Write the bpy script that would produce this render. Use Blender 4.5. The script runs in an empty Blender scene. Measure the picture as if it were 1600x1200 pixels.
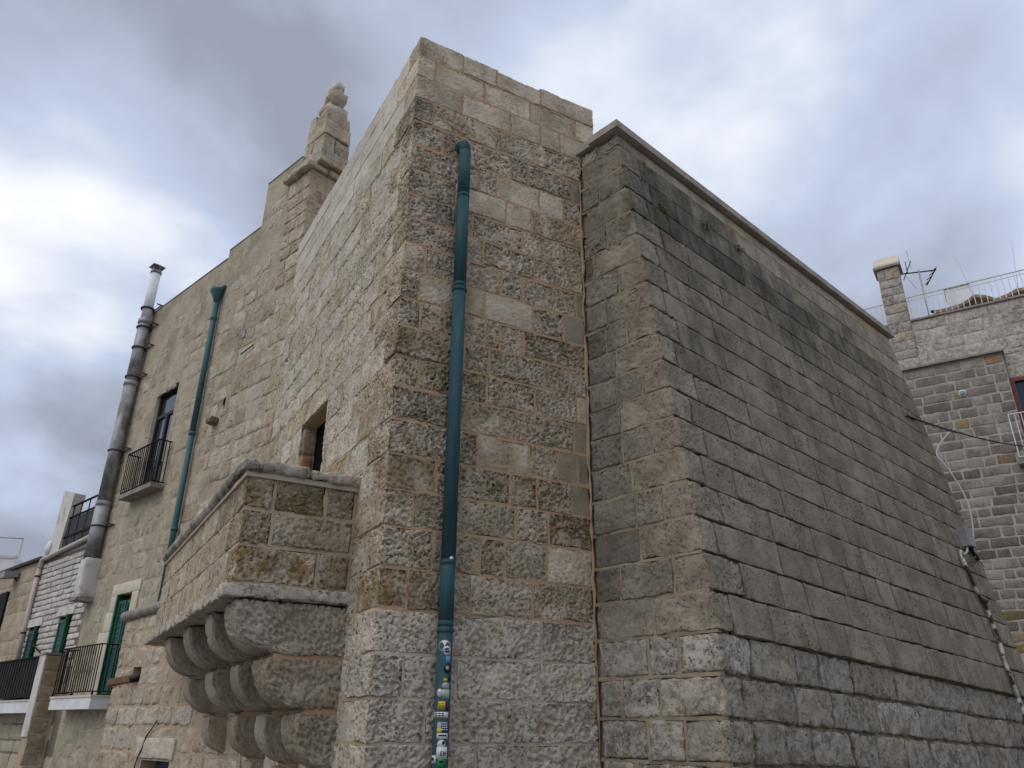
import bpy, math, random
import numpy as np
from mathutils import Matrix, Vector

S = bpy.context.scene
RNG = random.Random(11)
# ------------------------------------------------------------------ camera
F_PX, PITCH, ROLL, EYE = 1210.0, math.radians(24.0), math.radians(0.5), 1.6
_fw = np.array([0, math.cos(PITCH), math.sin(PITCH)])
_up0 = np.array([0, -math.sin(PITCH), math.cos(PITCH)])
_r0 = np.array([1.0, 0, 0])
_rt = _r0 * math.cos(ROLL) + _up0 * math.sin(ROLL)
_up = -_r0 * math.sin(ROLL) + _up0 * math.cos(ROLL)
EYEP = np.array([0, 0, EYE])
cam_d = bpy.data.cameras.new('camera')
cam = bpy.data.objects.new('camera', cam_d)
S.collection.objects.link(cam)
cam_d.sensor_width = 36.0
cam_d.lens = 36.0 * F_PX / 1600.0
cam_d.clip_start, cam_d.clip_end = 0.05, 5000
m = Matrix.Identity(4)
for i in range(3):
    m[i][0], m[i][1], m[i][2], m[i][3] = _rt[i], _up[i], -_fw[i], EYEP[i]
cam.matrix_world = m
S.camera = cam
S.render.resolution_x, S.render.resolution_y = 1024, 768

# ------------------------------------------------------------------ sky, sun, exposure
SUN_AZ, SUN_EL = -126.0, 50.0
W = bpy.data.worlds.new('World')
S.world = W
W.use_nodes = True
nt = W.node_tree
for n in list(nt.nodes):
    nt.nodes.remove(n)
out = nt.nodes.new('ShaderNodeOutputWorld')
bg = nt.nodes.new('ShaderNodeBackground')
bg.inputs[1].default_value = 0.1
sky = nt.nodes.new('ShaderNodeTexSky')
sky.sky_type = 'NISHITA'
sky.sun_disc = False
sky.sun_elevation = math.radians(SUN_EL)
sky.sun_rotation = math.radians(SUN_AZ)
sky.air_density, sky.dust_density = 1.0, 1.5
tc = nt.nodes.new('ShaderNodeTexCoord')
# flatten the dome to a cloud deck: direction / (height + 0.35)
sep = nt.nodes.new('ShaderNodeSeparateXYZ')
nt.links.new(tc.outputs['Generated'], sep.inputs[0])
add = nt.nodes.new('ShaderNodeMath'); add.operation = 'ADD'; add.inputs[1].default_value = 0.35
absn = nt.nodes.new('ShaderNodeMath'); absn.operation = 'ABSOLUTE'
nt.links.new(sep.outputs['Z'], absn.inputs[0]); nt.links.new(absn.outputs[0], add.inputs[0])
div = nt.nodes.new('ShaderNodeVectorMath'); div.operation = 'DIVIDE'
comb = nt.nodes.new('ShaderNodeCombineXYZ')
for k in range(3):
    nt.links.new(add.outputs[0], comb.inputs[k])
nt.links.new(tc.outputs['Generated'], div.inputs[0]); nt.links.new(comb.outputs[0], div.inputs[1])
def wnoise(scale, detail, rough, dist, off):
    mp = nt.nodes.new('ShaderNodeMapping'); mp.inputs['Location'].default_value = off
    nt.links.new(div.outputs[0], mp.inputs[0])
    nz = nt.nodes.new('ShaderNodeTexNoise')
    nz.inputs['Scale'].default_value = scale; nz.inputs['Detail'].default_value = detail
    nz.inputs['Roughness'].default_value = rough; nz.inputs['Distortion'].default_value = dist
    nt.links.new(mp.outputs[0], nz.inputs['Vector'])
    return nz
n_big = wnoise(1.6, 10, 0.5, 0.2, (13.1, 2.4, 3.3))
n_gap = wnoise(1.1, 6, 0.5, 0.4, (8.3, 5.1, 2.0))
ramp = nt.nodes.new('ShaderNodeValToRGB')
cr = ramp.color_ramp
cr.elements[0].position = 0.36; cr.elements[0].color = (0.34, 0.375, 0.47, 1)
cr.elements[1].position = 0.65; cr.elements[1].color = (1.08, 1.10, 1.13, 1)
e = cr.elements.new(0.51); e.color = (0.575, 0.655, 0.835, 1)
nt.links.new(n_big.outputs['Fac'], ramp.inputs[0])
cl = nt.nodes.new('ShaderNodeVectorMath'); cl.operation = 'SCALE'; cl.inputs['Scale'].default_value = 6.7
nt.links.new(ramp.outputs[0], cl.inputs[0])
gr = nt.nodes.new('ShaderNodeMapRange')
gr.inputs['From Min'].default_value, gr.inputs['From Max'].default_value = 0.30, 0.42
gr.inputs['To Min'].default_value, gr.inputs['To Max'].default_value = 0.72, 1.0
nt.links.new(n_gap.outputs['Fac'], gr.inputs[0])
mx = nt.nodes.new('ShaderNodeMix'); mx.data_type = 'RGBA'
nt.links.new(gr.outputs[0], mx.inputs[0])
nt.links.new(sky.outputs[0], mx.inputs[6]); nt.links.new(cl.outputs[0], mx.inputs[7])
nt.links.new(mx.outputs[2], bg.inputs[0]); nt.links.new(bg.outputs[0], out.inputs[0])

sun_d = bpy.data.lights.new('sun', 'SUN')
sun_d.energy, sun_d.angle, sun_d.color = 0.95, math.radians(60), (1.0, 0.945, 0.865)
sun = bpy.data.objects.new('sun', sun_d)
S.collection.objects.link(sun)
_a, _e = math.radians(SUN_AZ), math.radians(SUN_EL)
sdir = Vector((math.sin(_a) * math.cos(_e), math.cos(_a) * math.cos(_e), math.sin(_e)))
sun.rotation_euler = (-sdir).to_track_quat('-Z', 'Y').to_euler()
sun.location = sdir * 40
S.view_settings.view_transform = 'Standard'
S.view_settings.look = 'None'
S.view_settings.gamma = 1.0
S.view_settings.use_curve_mapping = False
S.view_settings.exposure = 0.55
S.render.engine = 'CYCLES'

# ------------------------------------------------------------------ geometry helpers
UP = np.array([0, 0, 1.0])
def D(az):
    a = math.radians(az)
    return np.array([math.sin(a), math.cos(a), 0.0])
def ray(x, y):
    return _fw * F_PX + _rt * (x - 800) - _up * (y - 600)
def hitn(x, y, P, n):
    d = ray(x, y)
    return EYEP + d * (((P - EYEP) @ n) / (d @ n))

class Face:
    """a wall plane: P (at z=0), U horizontal unit, V (z comp 1), N outward"""
    def __init__(s, P, U, N, V=None):
        s.P = np.array(P, float); s.U = np.array(U, float)
        s.V = UP.copy() if V is None else np.array(V, float)
        n = np.cross(s.U, s.V); n /= np.linalg.norm(n)
        s.N = n if n @ np.array(N) > 0 else -n
    def pt(s, u, z, w=0.0):
        return s.P + s.U * u + s.V * z + s.N * w
    def px(s, x, y, w=0.0):
        X = hitn(x, y, s.P + s.N * w, s.N) - s.P - s.N * w
        z = X[2]
        return float((X - s.V * z) @ s.U), float(z)

_perm = np.random.RandomState(5).permutation(256).astype(np.int64)
_perm = np.concatenate([_perm, _perm, _perm])
_g3 = np.random.RandomState(6).normal(size=(256, 3)); _g3 /= np.linalg.norm(_g3, axis=1)[:, None]
def pnoise(P):
    i = np.floor(P).astype(np.int64); f = P - i; i &= 255
    u = f * f * f * (f * (f * 6 - 15) + 10)
    r = 0
    for dx in (0, 1):
        wx = u[:, 0] if dx else 1 - u[:, 0]
        for dy in (0, 1):
            wy = u[:, 1] if dy else 1 - u[:, 1]
            for dz in (0, 1):
                wz = u[:, 2] if dz else 1 - u[:, 2]
                h = _perm[_perm[_perm[i[:, 0] + dx] + i[:, 1] + dy] + i[:, 2] + dz]
                g = _g3[h]
                r = r + wx * wy * wz * (g[:, 0] * (f[:, 0] - dx) + g[:, 1] * (f[:, 1] - dy) + g[:, 2] * (f[:, 2] - dz))
    return r * 1.6
def fbm(P, octv=3, gain=0.5):
    a, t = 1.0, 0
    for k in range(octv):
        t = t + a * pnoise(P + 17.3 * k); P = P * 2.03; a *= gain
    return t

COL = S.collection
WL = {}
def _reg(o, loc, parent):
    COL.objects.link(o)
    loc = np.array(loc, float); WL[o.name] = loc
    if parent is not None:
        o.parent = parent
        o.location = loc - WL[parent.name]
    else:
        o.location = loc
def tag(o, label=None, cat=None, group=None, kind=None):
    if label: o['label'] = label
    if cat: o['category'] = cat
    if group: o['group'] = group
    if kind: o['kind'] = kind
    return o
def thing(name, loc, label, cat, group=None):
    o = bpy.data.objects.new(name, None)
    o.empty_display_size = 0.2
    _reg(o, loc, None)
    return tag(o, label, cat, group)
def mesh_obj(name, V, Fc, mat, parent=None, smooth=False, loc=None):
    V = np.asarray(V, float)
    if loc is None:
        loc = (V.min(0) + V.max(0)) / 2
    me = bpy.data.meshes.new(name)
    me.from_pydata((V - loc).tolist(), [], Fc if isinstance(Fc, list) else Fc.tolist())
    if smooth:
        me.polygons.foreach_set('use_smooth', np.ones(len(me.polygons), bool))
    me.materials.append(mat)
    me.update()
    o = bpy.data.objects.new(name, me)
    _reg(o, loc, parent)
    return o
def props(o, **k):
    for a, b in k.items():
        o[a] = float(b)
    return o

BOXF = [(0, 3, 2, 1), (4, 5, 6, 7), (0, 1, 5, 4), (1, 2, 6, 5), (2, 3, 7, 6), (3, 0, 4, 7)]
def hexa(P0, a, b, c):
    """8 corners of a parallelepiped and outward faces"""
    P0, a, b, c = (np.array(q, float) for q in (P0, a, b, c))
    V = [P0, P0 + a, P0 + a + b, P0 + b, P0 + c, P0 + a + c, P0 + a + b + c, P0 + b + c]
    f = BOXF if np.dot(np.cross(a, b), c) > 0 else [tuple(reversed(q)) for q in BOXF]
    return V, f
class MB:
    """collects several solids into one mesh"""
    def __init__(s): s.V = []; s.F = []
    def add(s, V, Fc):
        k = len(s.V); s.V += [np.array(v, float) for v in V]; s.F += [tuple(i + k for i in q) for q in Fc]; return s
    def box(s, P0, a, b, c): return s.add(*hexa(P0, a, b, c))
    def fbox(s, F, u0, u1, z0, z1, w0, w1): return s.box(F.pt(u0, z0, w0), F.U * (u1 - u0), F.V * (z1 - z0), F.N * (w1 - w0))
    def tube(s, pts, r, n=8, cap=True):
        V, Fc = tube(pts, r, n, cap); return s.add(V, Fc)
    def build(s, name, mat, parent=None, smooth=False): return mesh_obj(name, s.V, s.F, mat, parent, smooth)
def tube(pts, r, n=8, cap=True):
    pts = [np.array(p, float) for p in pts]
    rr = r if isinstance(r, (list, tuple)) else [r] * len(pts)
    V, Fc = [], []
    ref = None
    for i, p in enumerate(pts):
        t = pts[min(i + 1, len(pts) - 1)] - pts[max(i - 1, 0)]
        t /= (np.linalg.norm(t) + 1e-12)
        if ref is None:
            ref = np.array([1.0, 0, 0]) if abs(t[0]) < 0.8 else np.array([0, 1.0, 0])
        a = ref - t * (ref @ t); a /= np.linalg.norm(a); ref = a
        b = np.cross(t, a)
        for k in range(n):
            q = 2 * math.pi * k / n
            V.append(p + (a * math.cos(q) + b * math.sin(q)) * rr[i])
    for i in range(len(pts) - 1):
        for k in range(n):
            k2 = (k + 1) % n
            Fc.append((i * n + k, i * n + k2, (i + 1) * n + k2, (i + 1) * n + k))
    if cap:
        Fc.append(tuple(reversed(range(n)))); Fc.append(tuple(range((len(pts) - 1) * n, len(pts) * n)))
    return V, Fc
def tube_obj(name, pts, r, mat, parent=None, n=10, smooth=True):
    V, Fc = tube(pts, r, n); return mesh_obj(name, V, Fc, mat, parent, smooth)
def smooth_path(pts, k=6):
    pts = [np.array(p, float) for p in pts]
    P = [2 * pts[0] - pts[1]] + pts + [2 * pts[-1] - pts[-2]]
    o = []
    for i in range(1, len(P) - 2):
        for j in range(k):
            t = j / k
            a, b, c, d = P[i - 1], P[i], P[i + 1], P[i + 2]
            o.append(0.5 * (2 * b + (c - a) * t + (2 * a - 5 * b + 4 * c - d) * t * t + (3 * b - a - 3 * c + d) * t ** 3))
    o.append(pts[-1]); return o

def _lin(l, r, res):
    if l <= 2.6 * r: r = l / 3.0
    n = max(1, int(round((l - 2 * r) / res)))
    return np.concatenate([[0, 0.35 * r], np.linspace(r, l - r, n + 1), [l - 0.35 * r, l]])
def stone(parent, name, P0, ax, ay, az, lu, ld, lv, res, mat, r=0.018, amp=0.006, dent=0.0, warp=0.010, deep=False, sub=False, **pr):
    """one dressed block: rounded, warped and weathered; ay points into the wall, back left open inside the mortar"""
    us, vs = _lin(lu, r, res), _lin(lv, r, res)
    ds = _lin(ld, r, res) if deep else np.array([0, 0.35 * r, r, max(ld, 1.5 * r)])
    nu, nv, nd = len(us), len(vs), len(ds)
    idx = -np.ones((nu, nv, nd), np.int64)
    I, Jx, K = np.meshgrid(np.arange(nu), np.arange(nv), np.arange(nd), indexing='ij')
    msk = (I == 0) | (I == nu - 1) | (Jx == 0) | (Jx == nv - 1) | (K == 0)
    idx[msk] = np.arange(msk.sum())
    p = np.stack([us[I[msk]], vs[Jx[msk]], ds[K[msk]]], 1)
    rr = min(r, lu / 3, lv / 3)
    q = np.stack([np.clip(p[:, 0], rr, lu - rr), np.clip(p[:, 1], rr, lv - rr), np.maximum(p[:, 2], rr)], 1)
    dlt = p - q; ln = np.linalg.norm(dlt, axis=1); ok = ln > 1e-9
    nrm = np.zeros_like(p); nrm[ok] = dlt[ok] / ln[ok][:, None]
    p = q + nrm * rr
    A = np.stack([ax, az, ay])
    Wd = P0 + p @ A
    so = RNG.uniform(0, 90)
    disp = amp * fbm(Wd * 5.5 + so, 3, 0.55)
    if dent > 0:
        fr = RNG.choice([0.75, 1.0, 1.0, 1.25, 1.45])
        lo = RNG.choice([0.02, 0.10, 0.16, 0.24])
        h = fbm(Wd * np.array([28, 28, 35]) * fr + so, 4, 0.6) + 0.45 * fbm(Wd * 4.0 + so, 2)
        x = np.clip((h - lo) / 0.30, 0, 1)
        disp = disp - dent * x * x * (3 - 2 * x)
    disp = np.where(p[:, 2] > rr * 1.01, np.minimum(disp, 0.3 * amp), disp)
    wu = warp * fbm(Wd * 4.0 + so + 7, 2); wv = warp * fbm(Wd * 4.0 + so + 31, 2)
    p2 = p + nrm * disp[:, None]
    p2[:, 0] += np.clip(wu, -warp, warp); p2[:, 1] += np.clip(wv, -warp, warp)
    Wd = P0 + p2 @ A
    def quads(a):
        return np.stack([a[:-1, :-1], a[1:, :-1], a[1:, 1:], a[:-1, 1:]], -1).reshape(-1, 4)
    fl = [quads(idx[:, :, 0])[:, ::-1], quads(idx[0, :, :])[:, ::-1], quads(idx[-1, :, :]), quads(idx[:, 0, :]), quads(idx[:, -1, :])[:, ::-1]]
    Fc = np.concatenate(fl)
    if np.dot(np.cross(ax, az), ay) < 0:
        Fc = Fc[:, ::-1]
    o = mesh_obj(name, Wd, Fc, mat, parent, True)
    return props(o, **pr)

class Pointing:
    """mortar standing in the joints, nearly flush with the stones"""
    def __init__(s, F, w=0.0): s.F = F; s.w = w; s.mb = MB()
    def h(s, u0, u1, z, half=0.020):
        n = max(1, int((u1 - u0) / 0.22)); F = s.F
        for i in range(n):
            a, b = u0 + (u1 - u0) * i / n, u0 + (u1 - u0) * (i + 1) / n
            hh = half * RNG.uniform(0.75, 1.2)
            s.mb.fbox(F, a, b, z - hh, z + hh, s.w - 0.05, s.w + RNG.uniform(-0.004, 0.004))
    def v(s, u, z0, z1, half=0.019):
        n = 3
        for i in range(n):
            a, b = z0 + (z1 - z0) * i / n, z0 + (z1 - z0) * (i + 1) / n
            hh = half * RNG.uniform(0.75, 1.25); d = RNG.uniform(-0.003, 0.003)
            s.mb.fbox(s.F, u - hh + d, u + hh + d, a, b, s.w - 0.05, s.w + RNG.uniform(-0.004, 0.003) - 0.0005 * i)
    def build(s, name, mat, parent): return tag(s.mb.build(name, mat, parent), kind='stuff')

def split(u0, u1, mean, rng, lo=0.55, hi=1.5, start=None):
    """cut a course into block ends"""
    js = [u0]
    if start: js.append(u0 + start)
    while True:
        l = mean * rng.uniform(lo, hi)
        if js[-1] + l > u1 - 0.35 * mean:
            break
        js.append(js[-1] + l)
    js.append(u1)
    return js
def clip_holes(a, b, z0, z1, holes):
    segs = [(a, b)]
    for (h0, h1, g0, g1) in holes:
        if min(z1, g1) - max(z0, g0) < 0.3 * (z1 - z0): continue
        ns = []
        for (p, q) in segs:
            if q <= h0 or p >= h1: ns.append((p, q)); continue
            if h0 - p > 0.06: ns.append((p, h0))
            if q - h1 > 0.06: ns.append((h1, q))
        segs = ns
    return segs
def wall_panel(F, us, zs, hole, th, name, mat, parent, w=0.0):
    """solid wall slab cut by rectangular openings; hole(u,z)->bool tested at cell centres"""
    us, zs = sorted(set(us)), sorted(set(zs))
    nu, nz = len(us) - 1, len(zs) - 1
    full = [[not hole((us[i] + us[i + 1]) / 2, (zs[j] + zs[j + 1]) / 2) for j in range(nz)] for i in range(nu)]
    V, Fc, ix = [], [], {}
    def v(i, j, k):
        if (i, j, k) not in ix:
            ix[(i, j, k)] = len(V); V.append(F.pt(us[i], zs[j], w - th * k))
        return ix[(i, j, k)]
    g = lambda i, j: 0 <= i < nu and 0 <= j < nz and full[i][j]
    sgn = np.dot(np.cross(F.U, F.V), F.N) > 0
    def face(*q): Fc.append(tuple(q) if sgn else tuple(reversed(q)))
    for i in range(nu):
        for j in range(nz):
            if not full[i][j]: continue
            face(v(i, j, 0), v(i + 1, j, 0), v(i + 1, j + 1, 0), v(i, j + 1, 0))
            face(v(i, j + 1, 1), v(i + 1, j + 1, 1), v(i + 1, j, 1), v(i, j, 1))
            if not g(i - 1, j): face(v(i, j, 1), v(i, j, 0), v(i, j + 1, 0), v(i, j + 1, 1))
            if not g(i + 1, j): face(v(i + 1, j, 0), v(i + 1, j, 1), v(i + 1, j + 1, 1), v(i + 1, j + 1, 0))
            if not g(i, j - 1): face(v(i, j, 1), v(i + 1, j, 1), v(i + 1, j, 0), v(i, j, 0))
            if not g(i, j + 1): face(v(i, j + 1, 0), v(i + 1, j + 1, 0), v(i + 1, j + 1, 1), v(i, j + 1, 1))
    return mesh_obj(name, V, Fc, mat, parent)

# ------------------------------------------------------------------ materials
def new_mat(name):
    mt = bpy.data.materials.new(name); mt.use_nodes = True
    t = mt.node_tree; b = t.nodes['Principled BSDF']
    b.inputs['Roughness'].default_value = 0.9
    b.inputs['Specular IOR Level'].default_value = 0.25
    return mt, t, b
class NB:
    def __init__(s, t): s.t = t
    def n(s, k, **kw):
        nd = s.t.nodes.new(k)
        for a, v in kw.items(): setattr(nd, a, v)
        return nd
    def l(s, a, b): s.t.links.new(a, b)
    def val(s, x, sock):
        if hasattr(x, 'links'): s.l(x, sock)
        else: sock.default_value = x
    def math(s, op, a, b=0.0, clamp=False):
        nd = s.n('ShaderNodeMath', operation=op); nd.use_clamp = clamp
        s.val(a, nd.inputs[0]); s.val(b, nd.inputs[1]); return nd.outputs[0]
    def noise(s, vec, scale, detail=4, rough=0.5, dist=0.0):
        nd = s.n('ShaderNodeTexNoise'); s.l(vec, nd.inputs['Vector'])
        nd.inputs['Scale'].default_value = scale; nd.inputs['Detail'].default_value = detail
        nd.inputs['Roughness'].default_value = rough; nd.inputs['Distortion'].default_value = dist
        return nd.outputs['Fac']
    def rng(s, x, a, b, c=0.0, d=1.0):
        nd = s.n('ShaderNodeMapRange', interpolation_type='SMOOTHSTEP'); s.l(x, nd.inputs[0])
        for i, v in enumerate((a, b, c, d)): nd.inputs[i + 1].default_value = v
        return nd.outputs[0]
    def mix(s, f, a, b, bt='MIX'):
        nd = s.n('ShaderNodeMix', data_type='RGBA', blend_type=bt)
        s.val(f, nd.inputs[0])
        for x, k in ((a, 6), (b, 7)):
            if hasattr(x, 'links'): s.l(x, nd.inputs[k])
            else: nd.inputs[k].default_value = (*x, 1)
        return nd.outputs[2]
    def attr(s, name):
        nd = s.n('ShaderNodeAttribute', attribute_type='OBJECT', attribute_name=name); return nd.outputs['Fac']
    def vmul(s, v, k):
        nd = s.n('ShaderNodeVectorMath', operation='MULTIPLY'); s.l(v, nd.inputs[0]); nd.inputs[1].default_value = k; return nd.outputs[0]
    def pos(s): return s.n('ShaderNodeNewGeometry').outputs['Position']
    def posr(s):
        p = s.pos(); r = s.n('ShaderNodeObjectInfo').outputs['Random']
        k = s.math('MULTIPLY', r, 61.0)
        nd = s.n('ShaderNodeVectorMath', operation='ADD'); s.l(p, nd.inputs[0]); s.l(k, nd.inputs[1]); return nd.outputs[0]
    def bump(s, h, strength, dist, b):
        nd = s.n('ShaderNodeBump'); nd.inputs['Strength'].default_value = strength; nd.inputs['Distance'].default_value = dist
        s.l(h, nd.inputs['Height']); s.l(nd.outputs[0], b.inputs['Normal'])

def stone_mat(name, dark, light, pitcol, ochre=(0.30, 0.20, 0.075), white=(0.60, 0.58, 0.56), scale=1.0, bump=0.9, pitw=1.0):
    """limestone; object properties tone, pit, ochre, white, grime steer each block"""
    mt, t, b = new_mat(name); B = NB(t)
    p = B.posr(); pw = B.pos()
    n1 = B.noise(p, 3.2 * scale, 5, 0.55)
    n2 = B.noise(p, 42 * scale, 6, 0.7)
    c = B.mix(B.rng(n1, 0.32, 0.68), dark, light)
    c = B.mix(B.math('MULTIPLY', B.rng(n2, 0.38, 0.72), 0.32), c, tuple(min(1, x * 1.35) for x in light))
    # pits: stretched, worm-eaten hollows; colour holds dark crust and painted hollow shade
    ps = B.vmul(p, (1.0, 1.0, 1.45))
    v1 = B.noise(ps, 26 * scale, 8, 0.68, 0.0)
    pitm = B.rng(v1, 0.365, 0.435, 1.0, 0.0)
    v2 = B.noise(ps, 60 * scale, 6, 0.65, 0.0)
    pitf = B.rng(v2, 0.34, 0.41, 1.0, 0.0)
    area = B.rng(B.noise(p, 5.0 * scale, 3, 0.5), 0.38, 0.62, 0.25, 1.0)
    pa = B.attr('pit')
    pm = B.math('MULTIPLY', B.math('MAXIMUM', pitm, B.math('MULTIPLY', pitf, 0.7)), B.math('MULTIPLY', pa, area), True)
    # ochre and whitewash
    oc = B.math('MULTIPLY', B.rng(B.noise(p, 4.5, 4, 0.6), 0.34, 0.62), B.attr('ochre'), True)
    c = B.mix(oc, c, ochre)
    wh = B.math('MULTIPLY', B.rng(B.noise(pw, 9.0, 10, 0.78, 0.0), 0.44, 0.54), B.attr('white'), True)
    c = B.mix(wh, c, white)
    c = B.mix(B.math('MULTIPLY', pm, 0.92 * pitw, True), c, pitcol)
    # black weathering crust that runs down the wall
    g0 = B.noise(B.vmul(pw, (1.1, 1.1, 0.9)), 1.0, 9, 0.66, 0.25)
    g1 = B.noise(B.vmul(pw, (6.5, 6.5, 0.9)), 1.0, 8, 0.68, 0.2)
    gg = B.math('ADD', B.math('MULTIPLY', g0, 0.62), B.math('MULTIPLY', g1, 0.38))
    ga = B.attr('grime')
    gsum = B.math('ADD', gg, B.math('MULTIPLY', B.math('SUBTRACT', ga, 0.5), 0.22))
    gm = B.math('MULTIPLY', B.rng(gsum, 0.43, 0.67), B.rng(ga, 0.0, 0.25), True)
    gcol = B.mix(B.rng(B.noise(pw, 2.3, 3), 0.4, 0.65), (0.030, 0.031, 0.027), (0.056, 0.056, 0.034))
    c = B.mix(B.math('MULTIPLY', gm, 0.84), c, gcol)
    tone = B.n('ShaderNodeVectorMath', operation='SCALE')
    B.l(c, tone.inputs[0]); B.l(B.attr('tone'), tone.inputs['Scale'])
    B.l(tone.outputs[0], b.inputs['Base Color'])
    h = B.math('SUBTRACT', B.math('MULTIPLY', n2, 0.30), B.math('MULTIPLY', pm, 0.9))
    h = B.math('ADD', h, B.math('MULTIPLY', B.noise(p, 12 * scale, 5, 0.6), 0.55))
    B.bump(h, bump, 0.022, b)
    return mt
def plain_mat(name, col, rough=0.6, col2=None, scale=8.0, bump=0.0, metal=0.0, spec=0.3, bscale=40, stretch=(1, 1, 1), lo=0.35, hi=0.65):
    mt, t, b = new_mat(name); B = NB(t)
    b.inputs['Roughness'].default_value = rough; b.inputs['Metallic'].default_value = metal
    b.inputs['Specular IOR Level'].default_value = spec
    p = B.vmul(B.pos(), stretch)
    c2 = col2 or tuple(x * 0.8 for x in col)
    c = B.mix(B.rng(B.noise(p, scale, 6, 0.62), lo, hi), col, c2)
    B.l(c, b.inputs['Base Color'])
    if bump: B.bump(B.noise(B.pos(), bscale, 6, 0.65), bump, 0.01, b)
    return mt
PIT = (0.042, 0.037, 0.031)
M_tower = stone_mat('tower_limestone', (0.345, 0.278, 0.198), (0.575, 0.495, 0.385), PIT, ochre=(0.265, 0.178, 0.068), white=(0.60, 0.55, 0.48))
M_side = stone_mat('pale_limestone', (0.375, 0.322, 0.248), (0.545, 0.488, 0.398), (0.062, 0.054, 0.044), ochre=(0.32, 0.21, 0.085), white=(0.58, 0.55, 0.50))
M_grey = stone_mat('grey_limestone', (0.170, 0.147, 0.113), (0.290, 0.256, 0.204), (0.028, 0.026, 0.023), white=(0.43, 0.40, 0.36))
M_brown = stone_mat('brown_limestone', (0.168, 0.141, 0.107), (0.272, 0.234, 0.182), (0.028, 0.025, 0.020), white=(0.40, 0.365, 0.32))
M_corb = stone_mat('rough_limestone', (0.280, 0.232, 0.172), (0.400, 0.345, 0.272), (0.080, 0.062, 0.045), scale=0.9, bump=0.9)
M_house = stone_mat('rendered_stone', (0.340, 0.282, 0.200), (0.475, 0.412, 0.312), (0.11, 0.095, 0.075), bump=0.7, white=(0.52, 0.475, 0.38))
M_far = stone_mat('street_house_stone', (0.160, 0.132, 0.104), (0.275, 0.238, 0.196), (0.05, 0.045, 0.038), scale=0.6, bump=0.8)
M_brick = stone_mat('whitewashed_brick', (0.42, 0.375, 0.33), (0.60, 0.555, 0.505), (0.12, 0.10, 0.08), scale=0.7, bump=0.7)
def mortar_mat(name, a, b2, bump=0.7):
    mt, t, b = new_mat(name); B = NB(t); p = B.pos()
    c = B.mix(B.rng(B.noise(p, 2.2, 6, 0.6), 0.35, 0.65), a, b2)
    f = B.noise(p, 60, 5, 0.7)
    c = B.mix(B.math('MULTIPLY', B.rng(f, 0.3, 0.5, 1.0, 0.0), 0.35), c, tuple(x * 0.45 for x in a))
    B.l(c, b.inputs['Base Color'])
    B.bump(B.math('ADD', B.math('MULTIPLY', f, 0.5), B.noise(p, 14, 5, 0.6)), bump, 0.015, b)
    return mt
M_mort = mortar_mat('pink_mortar', (0.450, 0.292, 0.178), (0.390, 0.270, 0.178))
M_mortp = mortar_mat('pale_mortar', (0.445, 0.345, 0.240), (0.385, 0.308, 0.222))
M_mortg = mortar_mat('grey_mortar', (0.345, 0.275, 0.192), (0.205, 0.166, 0.122))
M_mortw = mortar_mat('limewashed_mortar', (0.50, 0.45, 0.385), (0.34, 0.29, 0.23))
M_mortb = mortar_mat('brick_mortar', (0.22, 0.185, 0.15), (0.15, 0.125, 0.10))
M_render = mortar_mat('cream_render', (0.440, 0.384, 0.290), (0.355, 0.302, 0.222), 0.9)
_B = NB(M_render.node_tree); _b = M_render.node_tree.nodes['Principled BSDF']
_c = _b.inputs['Base Color'].links[0].from_socket
_pp = _B.pos()
_c = _B.mix(_B.math('MULTIPLY', _B.rng(_B.noise(_pp, 1.3, 9, 0.7), 0.50, 0.62), 0.55), _c, (0.20, 0.165, 0.120))
_c = _B.mix(_B.math('MULTIPLY', _B.rng(_B.noise(_pp, 7.0, 8, 0.72), 0.54, 0.66), 0.45), _c, (0.16, 0.13, 0.10))
_B.l(_c, _b.inputs['Base Color'])
M_mortf = mortar_mat('street_mortar', (0.40, 0.365, 0.325), (0.31, 0.28, 0.245))
M_cap = plain_mat('coping_stone', (0.38, 0.335, 0.290), 0.85, (0.27, 0.235, 0.20), 3.5, 0.35)
M_teal = plain_mat('teal_paint', (0.024, 0.072, 0.088), 0.75, (0.050, 0.086, 0.092), 3.0, 0.12, spec=0.18, stretch=(7, 7, 0.9), lo=0.4, hi=0.7)
M_teal2 = plain_mat('teal_paint_light', (0.036, 0.115, 0.128), 0.6, (0.040, 0.095, 0.105), 2.0, stretch=(4, 4, 0.8))
M_galv = plain_mat('weathered_flue_metal', (0.34, 0.34, 0.345), 0.55, (0.15, 0.145, 0.135), 1.6, 0.15, metal=0.25, stretch=(2, 2, 1.2), lo=0.42, hi=0.62)
M_iron = plain_mat('black_iron', (0.008, 0.008, 0.010), 0.75, (0.014, 0.013, 0.013), 10, spec=0.15)
M_irond = plain_mat('dark_strap', (0.05, 0.04, 0.035), 0.7)
M_white = plain_mat('white_paint', (0.70, 0.71, 0.73), 0.6, (0.60, 0.61, 0.63), 3)
M_whitew = plain_mat('worn_white_plaster', (0.58, 0.56, 0.52), 0.85, (0.36, 0.32, 0.26), 3.5, 0.3, lo=0.5, hi=0.72)
M_cream = plain_mat('cream_surround', (0.58, 0.535, 0.42), 0.85, (0.49, 0.45, 0.35), 3, 0.15)
M_green = plain_mat('green_shutter', (0.012, 0.085, 0.060), 0.45, (0.015, 0.065, 0.048), 4)
M_shade = plain_mat('interior_shade', (0.006, 0.006, 0.006), 0.95, spec=0.05)  # near-black colour standing in for the shade inside openings
M_doorg = plain_mat('grey_door', (0.030, 0.031, 0.034), 0.6, (0.022, 0.022, 0.025), 3)
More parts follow.
